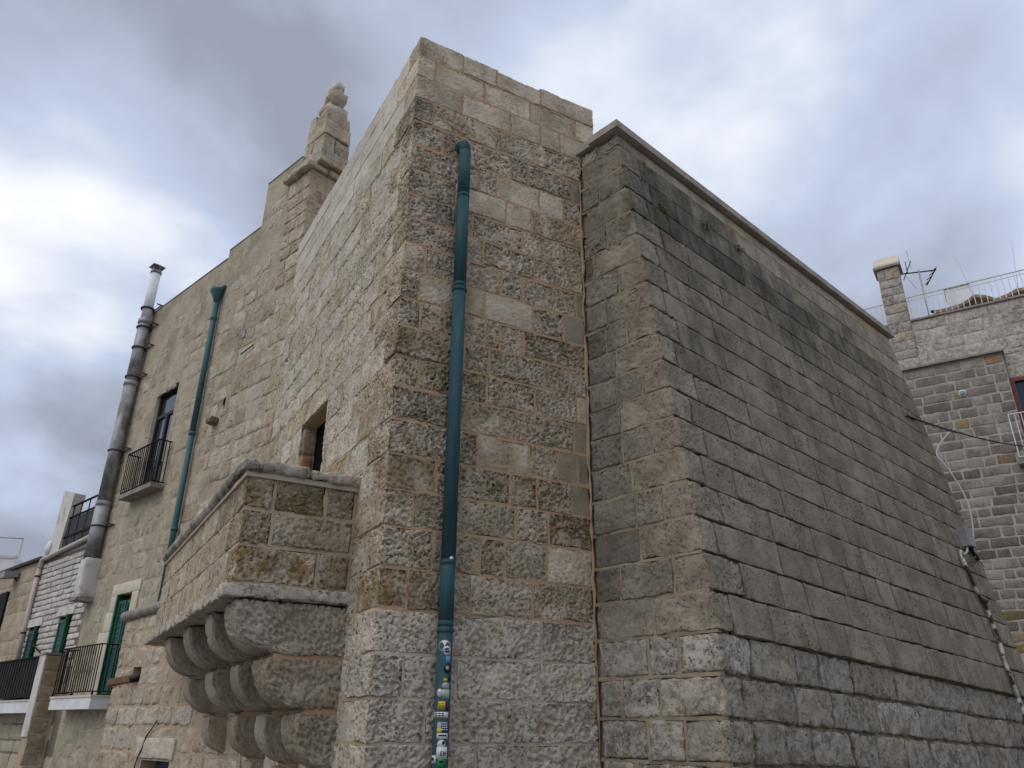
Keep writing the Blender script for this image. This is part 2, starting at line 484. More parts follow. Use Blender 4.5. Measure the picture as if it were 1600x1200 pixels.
def glass_mat(name, col):
    mt, t, b = new_mat(name)
    b.inputs['Base Color'].default_value = (*col, 1); b.inputs['Roughness'].default_value = 0.06
    b.inputs['Specular IOR Level'].default_value = 0.6
    return mt
M_glass = glass_mat('window_glass', (0.010, 0.014, 0.022))
M_glassb = glass_mat('blue_window_glass', (0.012, 0.022, 0.055))
M_slab = plain_mat('concrete_slab', (0.29, 0.262, 0.228), 0.85, (0.19, 0.17, 0.145), 4, 0.3)
M_wood = plain_mat('red_brown_wood', (0.16, 0.052, 0.026), 0.5, (0.12, 0.04, 0.02), 6)
M_plank = plain_mat('weathered_plank', (0.24, 0.155, 0.085), 0.8, (0.17, 0.11, 0.065), 5, 0.3)
M_rust = plain_mat('rusty_pipe', (0.50, 0.47, 0.44), 0.75, (0.055, 0.030, 0.020), 5.5, 0.3, lo=0.44, hi=0.54)
M_cable = plain_mat('black_cable', (0.012, 0.012, 0.012), 0.6)
M_cablew = plain_mat('pale_cable', (0.45, 0.44, 0.43), 0.6)
M_gbox = plain_mat('grey_plastic', (0.27, 0.28, 0.29), 0.5, (0.22, 0.225, 0.23), 3)
M_orange = plain_mat('orange_brick', (0.36, 0.17, 0.085), 0.9, (0.30, 0.15, 0.08), 9, 0.5)
M_tile = plain_mat('cane_roofing', (0.36, 0.29, 0.19), 0.9, (0.22, 0.17, 0.11), 5, 0.5)
M_alu = plain_mat('aluminium', (0.42, 0.42, 0.43), 0.45, metal=0.6)
M_net = plain_mat('dark_screen', (0.03, 0.03, 0.034), 0.8, (0.045, 0.045, 0.05), 5)
M_pinkp = plain_mat('pale_pink_pipe', (0.50, 0.42, 0.38), 0.6, (0.42, 0.36, 0.33), 3)
M_street = plain_mat('street_paving', (0.20, 0.185, 0.165), 0.9, (0.15, 0.14, 0.125), 1.5, 0.4)
M_dry = plain_mat('dry_plant', (0.16, 0.15, 0.085), 0.9, (0.24, 0.22, 0.15), 20)
M_lip = plain_mat('pale_pointing', (0.50, 0.42, 0.33), 0.95, (0.42, 0.36, 0.29), 6, 0.4)
def col_mat(name, c, rough=0.5): return plain_mat(name, c, rough, tuple(x * 0.85 for x in c), 30)

# ------------------------------------------------------------------ the main wall planes
AZ_R, AZ_L, AZ_B, AZ_G, AZ_F = 61.0, -30.0, -42.5, 47.0, -47.0
C0 = D(-9.42) * 6.8                                   # foot of the tower's near corner
FR = Face(C0, D(AZ_R), D(AZ_R + 90))                  # tower front
FL = Face(C0, D(AZ_L), D(AZ_L - 90))                  # tower flank
J0 = FR.pt(2.226, 0)                                  # foot of the joint between tower and bastion
FB = Face(J0, -D(AZ_B), D(AZ_B - 90))                 # bastion return
_c1, _c2 = FB.pt(0.62, 8.02), FB.pt(1.38, 2.37)       # battered corner
_e = (_c1 - _c2) / (_c1 - _c2)[2]
FG = Face(_c1 - _e * _c1[2], D(AZ_G), D(AZ_G + 90), _e)   # bastion long face, battered
FG2 = Face(FB.pt(1.345, 0), D(AZ_G), D(AZ_G + 90))        # its upright foot
T0 = FL.pt(5.05, 0)
FF = Face(T0, D(AZ_F), D(AZ_F - 90))                  # house front
W0 = FL.pt(0.771, 0)
FX = Face(W0, D(AZ_L - 90), -D(AZ_L))                 # side of the corbelled box, u runs outward
BW = 1.05
FO = Face(FX.pt(BW, 0), D(AZ_L), D(AZ_L - 90))        # outer face of the box
QP = D(30.3) * 24.0
FQ = Face(QP, D(122.4), D(122.4 + 90))                # house across the street

# ------------------------------------------------------------------ ground
g = mesh_obj('street', [(-600, -600, 0), (600, -600, 0), (600, 600, 0), (-600, 600, 0)], [(0, 1, 2, 3)], M_street)
tag(g, kind='structure')

# ------------------------------------------------------------------ the tower
rng = random.Random(3)
tower = thing('stone_tower', C0, 'tall square tower of pitted limestone blocks with a corbelled box on its flank', 'tower')
TZ = [9.07, 8.78, 8.46, 8.14, 7.81, 7.47, 7.13, 6.81, 6.50, 6.19, 5.86, 5.53, 5.21, 4.89, 4.57, 4.24, 3.90, 3.57, 3.23, 2.87, 2.52, 2.16, 1.82, 1.48, 1.14, 0.80, 0.44, 0.05]
SLOT = (2.20, 3.28, 4.20, 5.22)
wall_panel(FR, [0.04, 2.42], [0, 9.0], lambda u, z: False, 0.6, 'front_wall', M_mort, tower, -0.04)
PF, PL, PFw = Pointing(FR, 0.004), Pointing(FL, 0.003), Pointing(FR, 0.010)
wall_panel(FL, [0.06, SLOT[0], SLOT[1], 5.05], [0, SLOT[2], SLOT[3], 9.0], lambda u, z: SLOT[0] < u < SLOT[1] and SLOT[2] < z < SLOT[3], 0.85, 'flank_wall', M_mortp, tower, -0.035)
mb = MB(); mb.box(C0 + D(AZ_R) * 0.80 + D(AZ_L) * 0.55, D(AZ_R) * 1.62, D(AZ_L) * 4.5, UP * 8.95)
mb.build('roof_fill', M_mort, tower)
JPX = [(724,92),(776,110),(845,140),(885,157),(680,112),(757,142),(828,170),(898,200),(722,162),(797,192),(844,210),(874,222),
 (677,177),(774,215),(834,240),(692,215),(720,227),(798,250),(825,262),(893,282),(675,252),(720,262),(748,272),(775,284),(843,305),(879,315),
 (790,333),(803,337),(831,345),(897,360),(712,350),(738,352),(816,378),(875,392),(665,392),(756,392),(834,408),(889,426),
 (655,440),(783,435),(816,447),(899,470),(657,490),(757,484),(833,500),(880,508),(758,522),(781,530),(817,538),(906,550),
 (655,575),(725,570),(765,575),(850,582),(888,590),(760,620),(836,628),(900,640),
 (761,612),(837,620),(911,645),(782,653),(806,658),(896,680),(649,680),(746,698),(826,710),(870,720),(902,726),
 (681,737),(797,750),(839,760),(893,770),(645,793),(719,800),(806,812),(857,820),(676,847),(749,865),(788,872),(854,870),
 (636,925),(733,928),(831,935),(700,990),(845,1000),(630,1042),(843,1062),(662,1120),(800,1120),(742,1182),(820,1180)]
OCH = {(655,535):.95,(650,718):.7,(815,760):.75,(860,835):.6,(900,830):.8,(610,915):.9,(655,915):.9,(860,775):.55,(720,600):.6,(745,470):.45,(905,385):.6,(895,575):.5,(680,555):.5,(640,860):.25,(815,665):.4,(880,930):.35,(760,535):.3,(700,925):.6}
GREYP = [(905,675),(885,740),(912,740),(910,785),(900,515),(912,440),(908,470),(910,365),(905,300)]
joints = {}
def course_of(z, Z):
    for k in range(len(Z) - 1):
        if Z[k + 1] <= z < Z[k]: return k
    return None
for q in JPX:
    u, z = FR.px(*q); k = course_of(z, TZ)
    if k is not None and 0.12 < u < 2.4: joints.setdefault(k, []).append(u)
och = {}
for q, a in OCH.items():
    u, z = FR.px(*q); k = course_of(z, TZ); och.setdefault(k, []).append((u, a))
gry = {}
for q in GREYP:
    u, z = FR.px(*q); k = course_of(z, TZ); gry.setdefault(k, []).append(u)
G2 = 0.009
tops = {}
for k in range(len(TZ) - 1):
    z1, z0 = TZ[k], TZ[k + 1]
    ue = 2.455 if z0 > 8.1 else 2.20
    js = sorted(joints.get(k, []))
    js2 = []
    for u in js:
        if (not js2 or u - js2[-1] > 0.15) and u < ue - 0.10: js2.append(u)
    if len(js2) < 2: js2 = split(0, ue, 0.62, rng)[1:-1]
    js = [0.0] + js2 + [ue]
    # fill over-long gaps
    out2 = [js[0]]
    for u in js[1:]:
        while u - out2[-1] > 0.95: out2.append(out2[-1] + rng.uniform(0.42, 0.62))
        out2.append(u)
    js = out2
    qd = (0.58 if k % 2 else 0.32) + rng.uniform(-0.05, 0.08)
    tops[k] = qd
    pfk = PFw if z1 < 2.6 else PF
    pfk.h(0.0, ue, z0)
    for (p, q) in ([(0.0, SLOT[0]), (SLOT[1], 5.05)] if SLOT[2] < z0 < SLOT[3] else [(0.0, 5.05)]): PL.h(p, q, z0, 0.014)
    for u in js[1:-1]: pfk.v(u, z0, z1)
    for i in range(len(js) - 1):
        a, b = js[i], js[i + 1]
        hi = k < 3
        pitv = rng.uniform(0.15, 0.4) if hi else rng.uniform(0.55, 1.0)
        if z1 < 4.9: pitv *= 0.85
        o_ = rng.uniform(0.0, 0.12) if z1 > 5.6 else rng.uniform(0.12, 0.38)
        if not hi and z1 > 5.2: pitv = rng.uniform(0.7, 1.35)
        for (uu, aa) in och.get(k, []):
            if a <= uu <= b: o_ = aa
        tone = rng.uniform(0.84, 1.08) * (1.03 if hi else 1.0 if z1 > 5.4 else 0.93)
        isg = any(a <= uu <= b for uu in gry.get(k, [])) and b - a < 0.5
        wht = 0.0
        if z1 < 2.6: wht, o_ = rng.uniform(0.5, 0.9), o_ * 0.7
        pr = dict(tone=tone, pit=pitv, ochre=o_, white=wht, grime=0.25 if (k == 0) else 0.33 if (i == 0 and 3 <= k <= 8 and k != 6) else 0.0)
        amp, pd = (0.003, 0.007) if hi else (0.004, 0.022)
        if z1 < 5.3: amp, pd = 0.008, 0.022
        kind = rng.random()
        if not hi and z1 > 2.6:
            if kind < 0.20: pr['pit'], pr['tone'], amp, pd = rng.uniform(0.15, 0.4), pr['tone'] * 1.07, amp * 0.6, pd * 0.35
            elif kind < 0.52: pr['pit'], pr['tone'], pd = rng.uniform(1.2, 1.8), pr['tone'] * 0.95, pd * 1.3
        mat = M_tower
        pro = rng.uniform(0.004, 0.016)
        if isg: mat, amp, pd, pr['pit'], pr['tone'], pro = M_grey, 0.002, 0.0, 0.12, 1.0, 0.004
        if z1 < 2.6: pro += 0.012
        g0 = G2 * rng.uniform(0.7, 1.5)
        lim = 9.07 + rng.uniform(-0.03, 0.03) if k == 0 else z1
        if i == 0:
            yel = (k == 12)
            P = FR.pt(-(0.03 if yel else pro), z0 + g0, 0.03 if yel else pro)
            stone(tower, 'stone_block', P, D(AZ_R), D(AZ_L), UP, b - g0 + pro, qd, lim - z0 - 2 * g0, 0.0135, mat, r=0.010, amp=amp, dent=pd, deep=True, **pr)
        else:
            P = FR.pt(a + g0, z0 + g0, pro)
            stone(tower, 'stone_block', P, FR.U, -FR.N, UP, b - a - 2 * g0, 0.10 if z0 < 8.1 else 0.3, lim - z0 - 2 * g0, 0.0135 if z0 < 7.6 else 0.018, mat, r=0.008, amp=amp, dent=pd, **pr)
    # flank of the tower
    for (a, b) in zip(*(lambda s: (s[:-1], s[1:]))(split(qd, 5.04, 0.74, rng))):
        for (p, q) in clip_holes(a, b, z0, z1, [SLOT, (0.86, 4.99, 2.72, 3.76)]):
            g0 = G2 * rng.uniform(0.6, 1.3)
            if p > qd - 0.01 and not (SLOT[0] - 0.02 < p < SLOT[1] + 0.02 and SLOT[2] < z1 < SLOT[3] + 0.2): PL.v(p, z0, z1, 0.014)
            smooth_top = k < 3
            pr = dict(tone=rng.uniform(0.9, 1.07), pit=rng.uniform(0.1, 0.25) if smooth_top else rng.uniform(0.4, 0.95), ochre=rng.choice([0, 0, 0.1, 0.1, 0.35, 0.7]) if z1 < 6 else 0.0,
                      white=(0.55 if smooth_top else rng.choice([0.0, 0.15, 0.5])) if z1 > 2.6 else rng.uniform(0.3, 0.8), grime=0.0)
            mt = M_side if (smooth_top or rng.random() < 0.75) else M_tower
            if not smooth_top and rng.random() < 0.4: pr['pit'] = rng.uniform(1.1, 1.7)
            pro = rng.uniform(0.003, 0.012)
            stone(tower, 'stone_block', FL.pt(p + g0, z0 + g0, pro), FL.U, -FL.N, UP, q - p - 2 * g0, 0.10, (z1 - z0) - 2 * g0,
                  0.032 if p > 2 else 0.022, mt, r=0.008, amp=0.002 if smooth_top else 0.005, dent=0.004 if smooth_top else 0.018, **pr)
PF.build('pointing', M_mort, tower); PFw.build('pointing', M_mortw, tower); PL.build('pointing', M_mortp, tower)
MB().fbox(FL, SLOT[0] - 0.01, SLOT[1] + 0.01, SLOT[2] - 0.01, SLOT[3] + 0.01, -0.86, -0.20).build('slot_shade_fill', M_shade, tower)  # solid near-black block fills the slot, its inner shade painted on
# far jamb of the slot window with its patch of brick
JB = Face(FL.pt(SLOT[1] - 0.002, 0), -FL.N, -FL.U)
stone(tower, 'jamb_brick', JB.pt(0.03, 4.50, 0.03), JB.U, -JB.N, UP, 0.14, 0.03, 0.30, 0.05, M_orange, r=0.02, amp=0.01)
stone(tower, 'jamb_block', JB.pt(0.03, 4.84, 0.02), JB.U, -JB.N, UP, 0.17, 0.03, 0.34, 0.05, M_tower, r=0.02, amp=0.008, tone=0.8, pit=0.6, ochre=0.3 + 0.2, white=0, grime=0)
stone(tower, 'jamb_block', JB.pt(0.03, 4.22, 0.02), JB.U, -JB.N, UP, 0.17, 0.03, 0.26, 0.05, M_tower, r=0.02, amp=0.008, tone=0.8, pit=0.6, ochre=0.3 + 0.1, white=0, grime=0)

# corbelled box (a part of the tower)
boxc = MB().box(FX.pt(-0.02, 2.70, -0.045), FX.U * (BW - 0.025), D(AZ_L) * 5.0, UP * 1.04).build('corbelled_box', M_mortp, tower)
BZ = [3.745, 3.405, 3.085, 2.745]
PX, PO = Pointing(FX, 0.0), Pointing(FO, 0.0)
side_j = [[429, 510], [425], [496]]
for c in range(3):
    z1, z0 = BZ[c], BZ[c + 1]
    us = sorted([FX.px(x, [776, 825, 882][c])[0] for x in side_j[c]], reverse=True)
    ed = [BW] + us + [0.03]
    PX.h(0.0, BW, z0 + 0.002, 0.02); PO.h(0.0, 5.04, z0 + 0.002, 0.015)
    for u in us + [0.015]: PX.v(u, z0, z1, 0.02)
    for i in range(len(ed) - 1):
        a, b = ed[i], ed[i + 1]
        ocv = [[0.75, 0.85, 0.1], [0.55, 0.12], [0.9, 0.55]][c][i]
        pr = dict(tone=rng.uniform(0.78, 0.95), pit=rng.uniform(0.6, 0.95), ochre=ocv, white=0.0, grime=0.55 if c == 0 and i < 2 else 0.12)
        dep = 0.10 if i else (0.55 if c % 2 else 0.34)
        stone(boxc, 'box_block', FX.pt(a + 0.012 - (0 if i == 0 else 0.022), z0 + 0.012, 0.012), -FX.U, D(AZ_L), UP, a - b - (0.01 if i == 0 else 0.02), dep, z1 - z0 - 0.024, 0.015, M_tower, r=0.016, amp=0.010, dent=0.022, deep=(i == 0), **pr)
    st = 0.55 if c % 2 else 0.34
    js = split(st, 5.03, 0.85, rng)
    for a, b in zip(js[:-1], js[1:]):
        pr = dict(tone=rng.uniform(0.85, 1.0), pit=rng.uniform(0.5, 0.9), ochre=rng.uniform(0.2, 0.55), white=0.1, grime=0.40 if c == 0 else 0.0)
        stone(boxc, 'box_block', FO.pt(a + 0.01, z0 + 0.01, 0.010), FO.U, -FO.N, UP, b - a - 0.02, 0.1, z1 - z0 - 0.02, 0.032, M_tower, r=0.012, amp=0.007, dent=0.016, **pr)
PX.build('pointing', M_mortp, boxc); PO.build('pointing', M_mortp, boxc)
cp = dict(tone=1.0, pit=0.5, ochre=0.05, white=0.45, grime=0.75)
# cornice: roll moulding round the top
stone(boxc, 'cornice_stone', FX.pt(BW + 0.075, 3.745, 0.075), -FX.U, D(AZ_L), UP, 0.62, 0.75, 0.115, 0.03, M_corb, r=0.045, amp=0.014, dent=0.02, deep=True, **cp)
stone(boxc, 'cornice_stone', FX.pt(BW - 0.555, 3.745, 0.07), -FX.U, D(AZ_L), UP, 0.52, 0.55, 0.105, 0.03, M_corb, r=0.04, amp=0.016, dent=0.02, tone=1.1, pit=0.5, ochre=0, white=0.4, grime=0.15)
t = 0.66
while t < 4.95:
    l = rng.uniform(1.0, 1.5)
    if 4.98 - (t + l) < 0.5: l = 4.98 - t
    n = max(6, int(l / 0.06))
    pts = [FO.pt(t + 0.002 + (l - 0.004) * i / n, 3.80 + rng.uniform(-0.006, 0.006), 0.018 + rng.uniform(-0.006, 0.006)) for i in range(n + 1)]
    o = tube_obj('cornice_stone', pts, [0.066 + rng.uniform(-0.006, 0.006) for _ in pts], M_corb, boxc, 12)
    props(o, tone=rng.uniform(0.9, 1.1), pit=0.5, ochre=0.05, white=0.5, grime=rng.uniform(0.4, 0.9))
    t += l
# fillet below the roll, top covering of the box
MB().box(FX.pt(-0.03, 3.70, 0.028), FX.U * (BW + 0.06), D(AZ_L) * 5.02, UP * 0.05).build('cornice_fillet', M_lip, boxc)
MB().box(FX.pt(-0.03, 3.76, -0.2), FX.U * (BW - 0.2), D(AZ_L) * 4.7, UP * 0.07).build('box_top', M_mortp, boxc)
# bottom slab
t = -0.03
while t < 5.2:
    l = rng.uniform(1.1, 1.6)
    if 5.33 - (t + l) < 0.5: l = 5.33 - t
    stone(boxc, 'slab_stone', FO.pt(t, 2.625, 0.075), FO.U, -FO.N, UP, l - 0.006, BW + 0.10, 0.12, 0.035, M_corb, r=0.022, amp=0.010, dent=0.022, warp=0.006, deep=True, tone=1.12, pit=0.6, ochre=0.0, white=0.3, grime=0.0)
    t += l
    if t > 5.3: break
# corbels: three tiers of quarter-round stones each
def quarter(rad):
    def f(p, ld):
        v = p[:, 1]
        x = np.clip(rad - v, 0, rad)
        sb = rad - np.sqrt(np.maximum(rad * rad - x * x, 0))
        q = p.copy(); q[:, 2] = p[:, 2] + sb * (1 - p[:, 2] / ld)
        return q
    return f
def corbel_stone(t0, t1, wo, z0, z1, rad, res, tn):
    ld = wo + 0.03
    us, vs, ds = _lin(t1 - t0, 0.03, res), _lin(z1 - z0, 0.03, res), _lin(ld, 0.03, res)
    nu, nv, nd = len(us), len(vs), len(ds)
    idx = -np.ones((nu, nv, nd), np.int64)
    I, Jx, K = np.meshgrid(np.arange(nu), np.arange(nv), np.arange(nd), indexing='ij')
    msk = (I == 0) | (I == nu - 1) | (Jx == 0) | (Jx == nv - 1) | (K == 0)
    idx[msk] = np.arange(msk.sum())
    p = np.stack([us[I[msk]], vs[Jx[msk]], ds[K[msk]]], 1)
    L3 = np.array([t1 - t0, z1 - z0, 9.0]); rr = 0.03
    q = np.clip(p, rr, L3 - rr)
    dl = p - q; ln = np.linalg.norm(dl, axis=1); ok = ln > 1e-9
    nrm = np.zeros_like(p); nrm[ok] = dl[ok] / ln[ok][:, None]
    p = quarter(rad)(q + nrm * rr, ld)
    A = np.stack([FO.U, UP, -FO.N]); P0 = FX.pt(wo, z0) + FO.U * t0
    Wd = P0 + p @ A
    so = rng.uniform(0, 50)
    h = fbm(Wd * np.array([33, 33, 38]) + so, 4, 0.6) + 0.4 * fbm(Wd * 5 + so + 3, 2)
    x = np.clip((h - 0.02) / 0.35, 0, 1)
    d = 0.010 * fbm(Wd * 4 + so, 2) - (0.024 if t0 < 0.1 else 0.016) * x * x * (3 - 2 * x)
    Wd = P0 + (p + nrm * d[:, None]) @ A
    qd_ = lambda a: np.stack([a[:-1, :-1], a[1:, :-1], a[1:, 1:], a[:-1, 1:]], -1).reshape(-1, 4)
    Fc = np.concatenate([qd_(idx[:, :, 0])[:, ::-1], qd_(idx[0])[:, ::-1], qd_(idx[-1]), qd_(idx[:, 0, :]), qd_(idx[:, -1, :])[:, ::-1]])
    if np.dot(np.cross(FO.U, UP), -FO.N) < 0: Fc = Fc[:, ::-1]
    o = mesh_obj('corbel_stone', Wd, Fc, M_corb, boxc, True)
    props(o, tone=tn * 0.95, pit=0.22, ochre=rng.uniform(0, 0.2), white=0.0, grime=0.0)
for (t0, t1) in [(0.0, 0.50), (1.03, 1.42), (2.33, 2.76), (3.78, 4.24)]:
    for (wo, zb) in ((0.66, 2.16), (0.34, 1.725), (0.14, 1.26)):
        MB().box(FX.pt(-0.02, zb - 0.022, 0) + FO.U * (t0 + 0.02), FO.U * (t1 - t0 - 0.045), FX.U * (wo - 0.02), UP * 0.044).build('mortar_bed', M_mort, boxc)
for ci, (t0, t1) in enumerate([(0.0, 0.50), (1.03, 1.42), (2.33, 2.76), (3.78, 4.24)]):
    res = [0.015, 0.02, 0.026, 0.032][ci]
    for (wo, z0, z1, rad) in [(1.0, 2.17, 2.615, 0.41), (0.69, 1.735, 2.15, 0.385), (0.37, 1.27, 1.715, 0.34), (0.16, 0.95, 1.25, 0.14)]:
        corbel_stone(t0 + rng.uniform(-0.015, 0.015) * (ci > 0), t1, wo + rng.uniform(-0.015, 0.015), z0, z1, rad, res, rng.uniform(0.9, 1.05))

# ------------------------------------------------------------------ the bastion
bast = thing('bastion', FB.pt(0.6, 0), 'grey limestone bastion with battered street wall and pale coping, right of the tower', 'bastion')
TOPZ = 8.205
def gend(z): return 7.74 + (8.2 - z) * 0.10
def cz(z): return FB.pt(0.62 + (8.02 - z) * (0.76 / 5.65), z)
E0, E1 = FG.pt(gend(2.37), 2.37), FG.pt(gend(TOPZ), TOPZ)
back = D(AZ_B) * 4.0
def fbm_(u, z): return FB.pt(u, z, -0.04)
V = [fbm_(1.30, 0), FG2.pt(gend(2.37) + 0.05, 0, -0.04), FG2.pt(gend(2.37) + 0.05, 0, -0.04) + back, fbm_(-2.6, 0),
     fbm_(1.30, 2.37), FG2.pt(gend(2.37) + 0.05, 2.37, -0.04), FG2.pt(gend(2.37) + 0.05, 2.37, -0.04) + back, fbm_(-2.6, 2.37),
     cz(TOPZ) - FB.N * 0.04, E1, E1 + back, fbm_(-2.6, TOPZ)]
mesh_obj('mortar_core', V, [(0, 1, 5, 4), (1, 2, 6, 5), (2, 3, 7, 6), (3, 0, 4, 7), (4, 5, 9, 8), (5, 6, 10, 9), (6, 7, 11, 10), (7, 4, 8, 11), (8, 9, 10, 11), (3, 2, 1, 0)], M_mortg, bast)
BZc = [8.20, 8.02, 7.68, 7.34, 7.00, 6.66, 6.33, 6.00, 5.67, 5.34, 5.02, 4.70, 4.38, 4.05, 3.72, 3.38, 3.05, 2.71, 2.37, 2.03, 1.69, 1.35, 1.0, 0.66, 0.33, 0.03]
def slope(z): return -0.038 * (8.2 - z) / 5.8 if z > 2.3 else -0.04
nblk = 0; PB = Pointing(FB, 0.0)
for k in range(len(BZc) - 1):
    z1, z0 = BZc[k], BZc[k + 1]
    low = z1 < 2.4
    Fg = FG2 if low else FG
    zm = (z0 + z1) / 2
    uc = 1.345 if low else 0.62 + (8.02 - zm) * (0.76 / 5.65)
    gq = 0.010 if not low else 0.014
    qd = (0.62 if k % 2 else 0.36) + rng.uniform(-0.06, 0.06)
    qd = min(qd, uc - 0.04)
    ql = (0.26 if k % 2 else 0.46) + rng.uniform(-0.06, 0.1)
    def gr(u, z):
        if z > 8.0: return 0.0
        if z > 7.68: return 0.62 if u < 2.2 else 0.18
        if z > 6.9: return 0.92 if u < 3.4 else 0.68 if u < 6.3 else 0.4
        if z > 6.3: return 0.52 if u < 5 else 0.38
        return 0.30 if z > 5.0 else 0.16
    def prs(u, z, ret=False):
        p = dict(tone=rng.uniform(0.88, 1.12), pit=rng.uniform(0.3, 1.1), ochre=rng.choice([0, 0, 0.06, 0.12]), white=0.0, grime=gr(u, z))
        if z > 8.0: p.update(tone=1.5, ochre=rng.choice([0, 0.1, 0.5]), pit=0.2)
        elif z > 7.5 and u > 1.2: p['tone'] *= 1.3
        if ret: p.update(pit=rng.uniform(0.3, 0.95), grime=0.25 if z > 6.8 else 0.05, tone=rng.uniform(0.62, 1.05) * (1.35 if z > 6.9 else 1.0), ochre=0.0)
        if low: p.update(white=rng.uniform(0.5, 0.95), pit=rng.uniform(0.4, 0.8), grime=0.0, ochre=0.05)
        return p
    # quoin
    sv = (Fg.V * 1.0)
    Pq = Fg.pt(-0.006, z0 + gq, 0.010)
    pq = prs(0, zm, True)
    pq['grime'] = gr(0, zm) * (0.5 if k % 2 else 0.7); pq['tone'] = rng.uniform(1.0, 1.22)
    axq = D(AZ_G) + UP * slope(zm)
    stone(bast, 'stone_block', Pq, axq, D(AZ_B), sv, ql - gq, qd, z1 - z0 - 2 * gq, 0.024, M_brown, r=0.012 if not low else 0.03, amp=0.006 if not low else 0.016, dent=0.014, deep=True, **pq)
    PB.h(0.0, uc, z0, 0.016)
    # return face blocks
    js = split(0.02, uc - qd, 0.52, rng, 0.5, 1.3)
    if uc - qd > 0.12:
        for a, b in zip(js[:-1], js[1:]):
            pr = prs(0, zm, True); pro = rng.uniform(0.004, 0.016)
            PB.v(b, z0, z1)
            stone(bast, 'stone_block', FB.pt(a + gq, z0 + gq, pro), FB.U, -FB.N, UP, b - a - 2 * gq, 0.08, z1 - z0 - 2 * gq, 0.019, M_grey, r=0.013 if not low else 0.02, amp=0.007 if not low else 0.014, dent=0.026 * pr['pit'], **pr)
    # long face
    js = split(ql, gend(zm), 0.78, rng, 0.5, 1.45)
    for a, b in zip(js[:-1], js[1:]):
        um = (a + b) / 2
        zb, zt = z0 + slope(z0) * um, z1 + slope(z1) * um
        pr = prs(um, zm)
        pro = rng.uniform(0.0035, 0.0065) + (0.014 * rng.random() if low else 0)
        g1 = gq * rng.uniform(0.5, 1.3)
        P = Fg.pt(a + g1, zb + g1 - slope(zm) * (um - a), pro)
        ax = D(AZ_G) + UP * slope(zm)
        nblk += 1
        res = 0.045 if a < 2.5 else 0.07
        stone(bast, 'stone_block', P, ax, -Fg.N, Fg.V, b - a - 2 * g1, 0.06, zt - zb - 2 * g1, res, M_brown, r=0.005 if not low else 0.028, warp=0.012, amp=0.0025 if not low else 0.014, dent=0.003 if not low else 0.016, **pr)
PB.build('pointing', M_mortg, bast)
# coping slabs
cz0, cz1 = 8.215, 8.315
t = -0.09
while t < 7.7:
    l = rng.uniform(1.15, 1.5)
    if 7.84 - (t + l) < 0.6: l = 7.84 - t
    P = FG.pt(t + (0.0 if t < 0 else 0.004), cz0, 0.09)
    nrm2 = D(AZ_G - 90)
    o = MB().box(P, D(AZ_G) * (l - 0.004), nrm2 * 0.46, UP * (cz1 - cz0)).build('coping_slab', M_cap, bast)
    t += l
    if t > 7.8: break
P = FB.pt(-0.02, cz0 + 0.001, 0.07)
MB().box(P, FB.U * 0.62, -FB.N * 0.4, UP * (cz1 - cz0)).build('coping_slab', M_cap, bast)
# mortar seam between tower and bastion
mb = MB(); pts = []
zz = 0.2
while zz < 8.2:
    pts.append(FR.pt(2.210 + rng.uniform(-0.014, 0.014), zz, -0.004)); zz += 0.12
mb.tube(pts, [rng.uniform(0.006, 0.034) for _ in pts], 6); mb.build('mortar_seam', M_mort, bast, True)
# dry tufts rooted in the joints
for (x, y, sz) in [(1103, 352, 0.16), (1155, 388, 0.13), (1035, 322, 0.14)]:
    u, z = FG.px(x, y, 0.02)
    mb = MB()
    for _ in range(26):
        a = rng.uniform(0, 6.28); el = rng.uniform(-0.3, 1.2)
        d = FG.N * rng.uniform(0.4, 1) + FG.U * math.cos(a) * 0.8 + UP * (math.sin(a) * 0.5 - 0.1)
        d = d / np.linalg.norm(d) * sz * rng.uniform(0.5, 1)
        p0 = FG.pt(u + rng.uniform(-0.04, 0.04), z, -0.01); p1 = p0 + d * 0.6; p2 = p0 + d - UP * sz * 0.3
        mb.tube([p0, p1, p2], [0.006, 0.007, 0.002], 4)
    o = mb.build('dry_plant', M_dry)
    lb = {1103: 'small dry tuft growing below the middle of the coping on the bastion', 1155: 'dry tuft above the long black streak on the bastion', 1035: 'pale dry tuft nearest the bastion corner in a mossy joint'}[x]
    tag(o, lb, 'plant', 'dry tufts on the bastion')

# ------------------------------------------------------------------ teal downpipe on the tower front, with its stickers
pu, _ = FR.px(712, 600, 0.10)
PR = 0.066; PWc = 0.095
pipe = thing('drainpipe', FR.pt(pu, 0, PWc), 'dark teal drainpipe with stickers running down the tower front', 'drainpipe')
ztop = FR.px(727, 232, PWc)[1]
pts = [FR.pt(pu - 0.03, ztop + 0.02, -0.02), FR.pt(pu - 0.02, ztop + 0.055, 0.03), FR.pt(pu - 0.005, ztop + 0.03, PWc - 0.008), FR.pt(pu, ztop - 0.05, PWc)]
tube_obj('elbow', smooth_path(pts, 5), PR, M_teal, pipe, 16)
jz = [ztop - 0.05] + [FR.px(720, y, PWc)[1] for y in (305, 446, 880, 975)] + [0.05]
for a, b in zip(jz[:-1], jz[1:]):
    tube_obj('pipe_length', [FR.pt(pu, a, PWc), FR.pt(pu, b, PWc)], PR, M_teal, pipe, 20)
for z in jz[1:-1]:
    tube_obj('collar', [FR.pt(pu, z + 0.015, PWc), FR.pt(pu, z - 0.03, PWc)], PR + 0.0025, M_teal, pipe, 20)
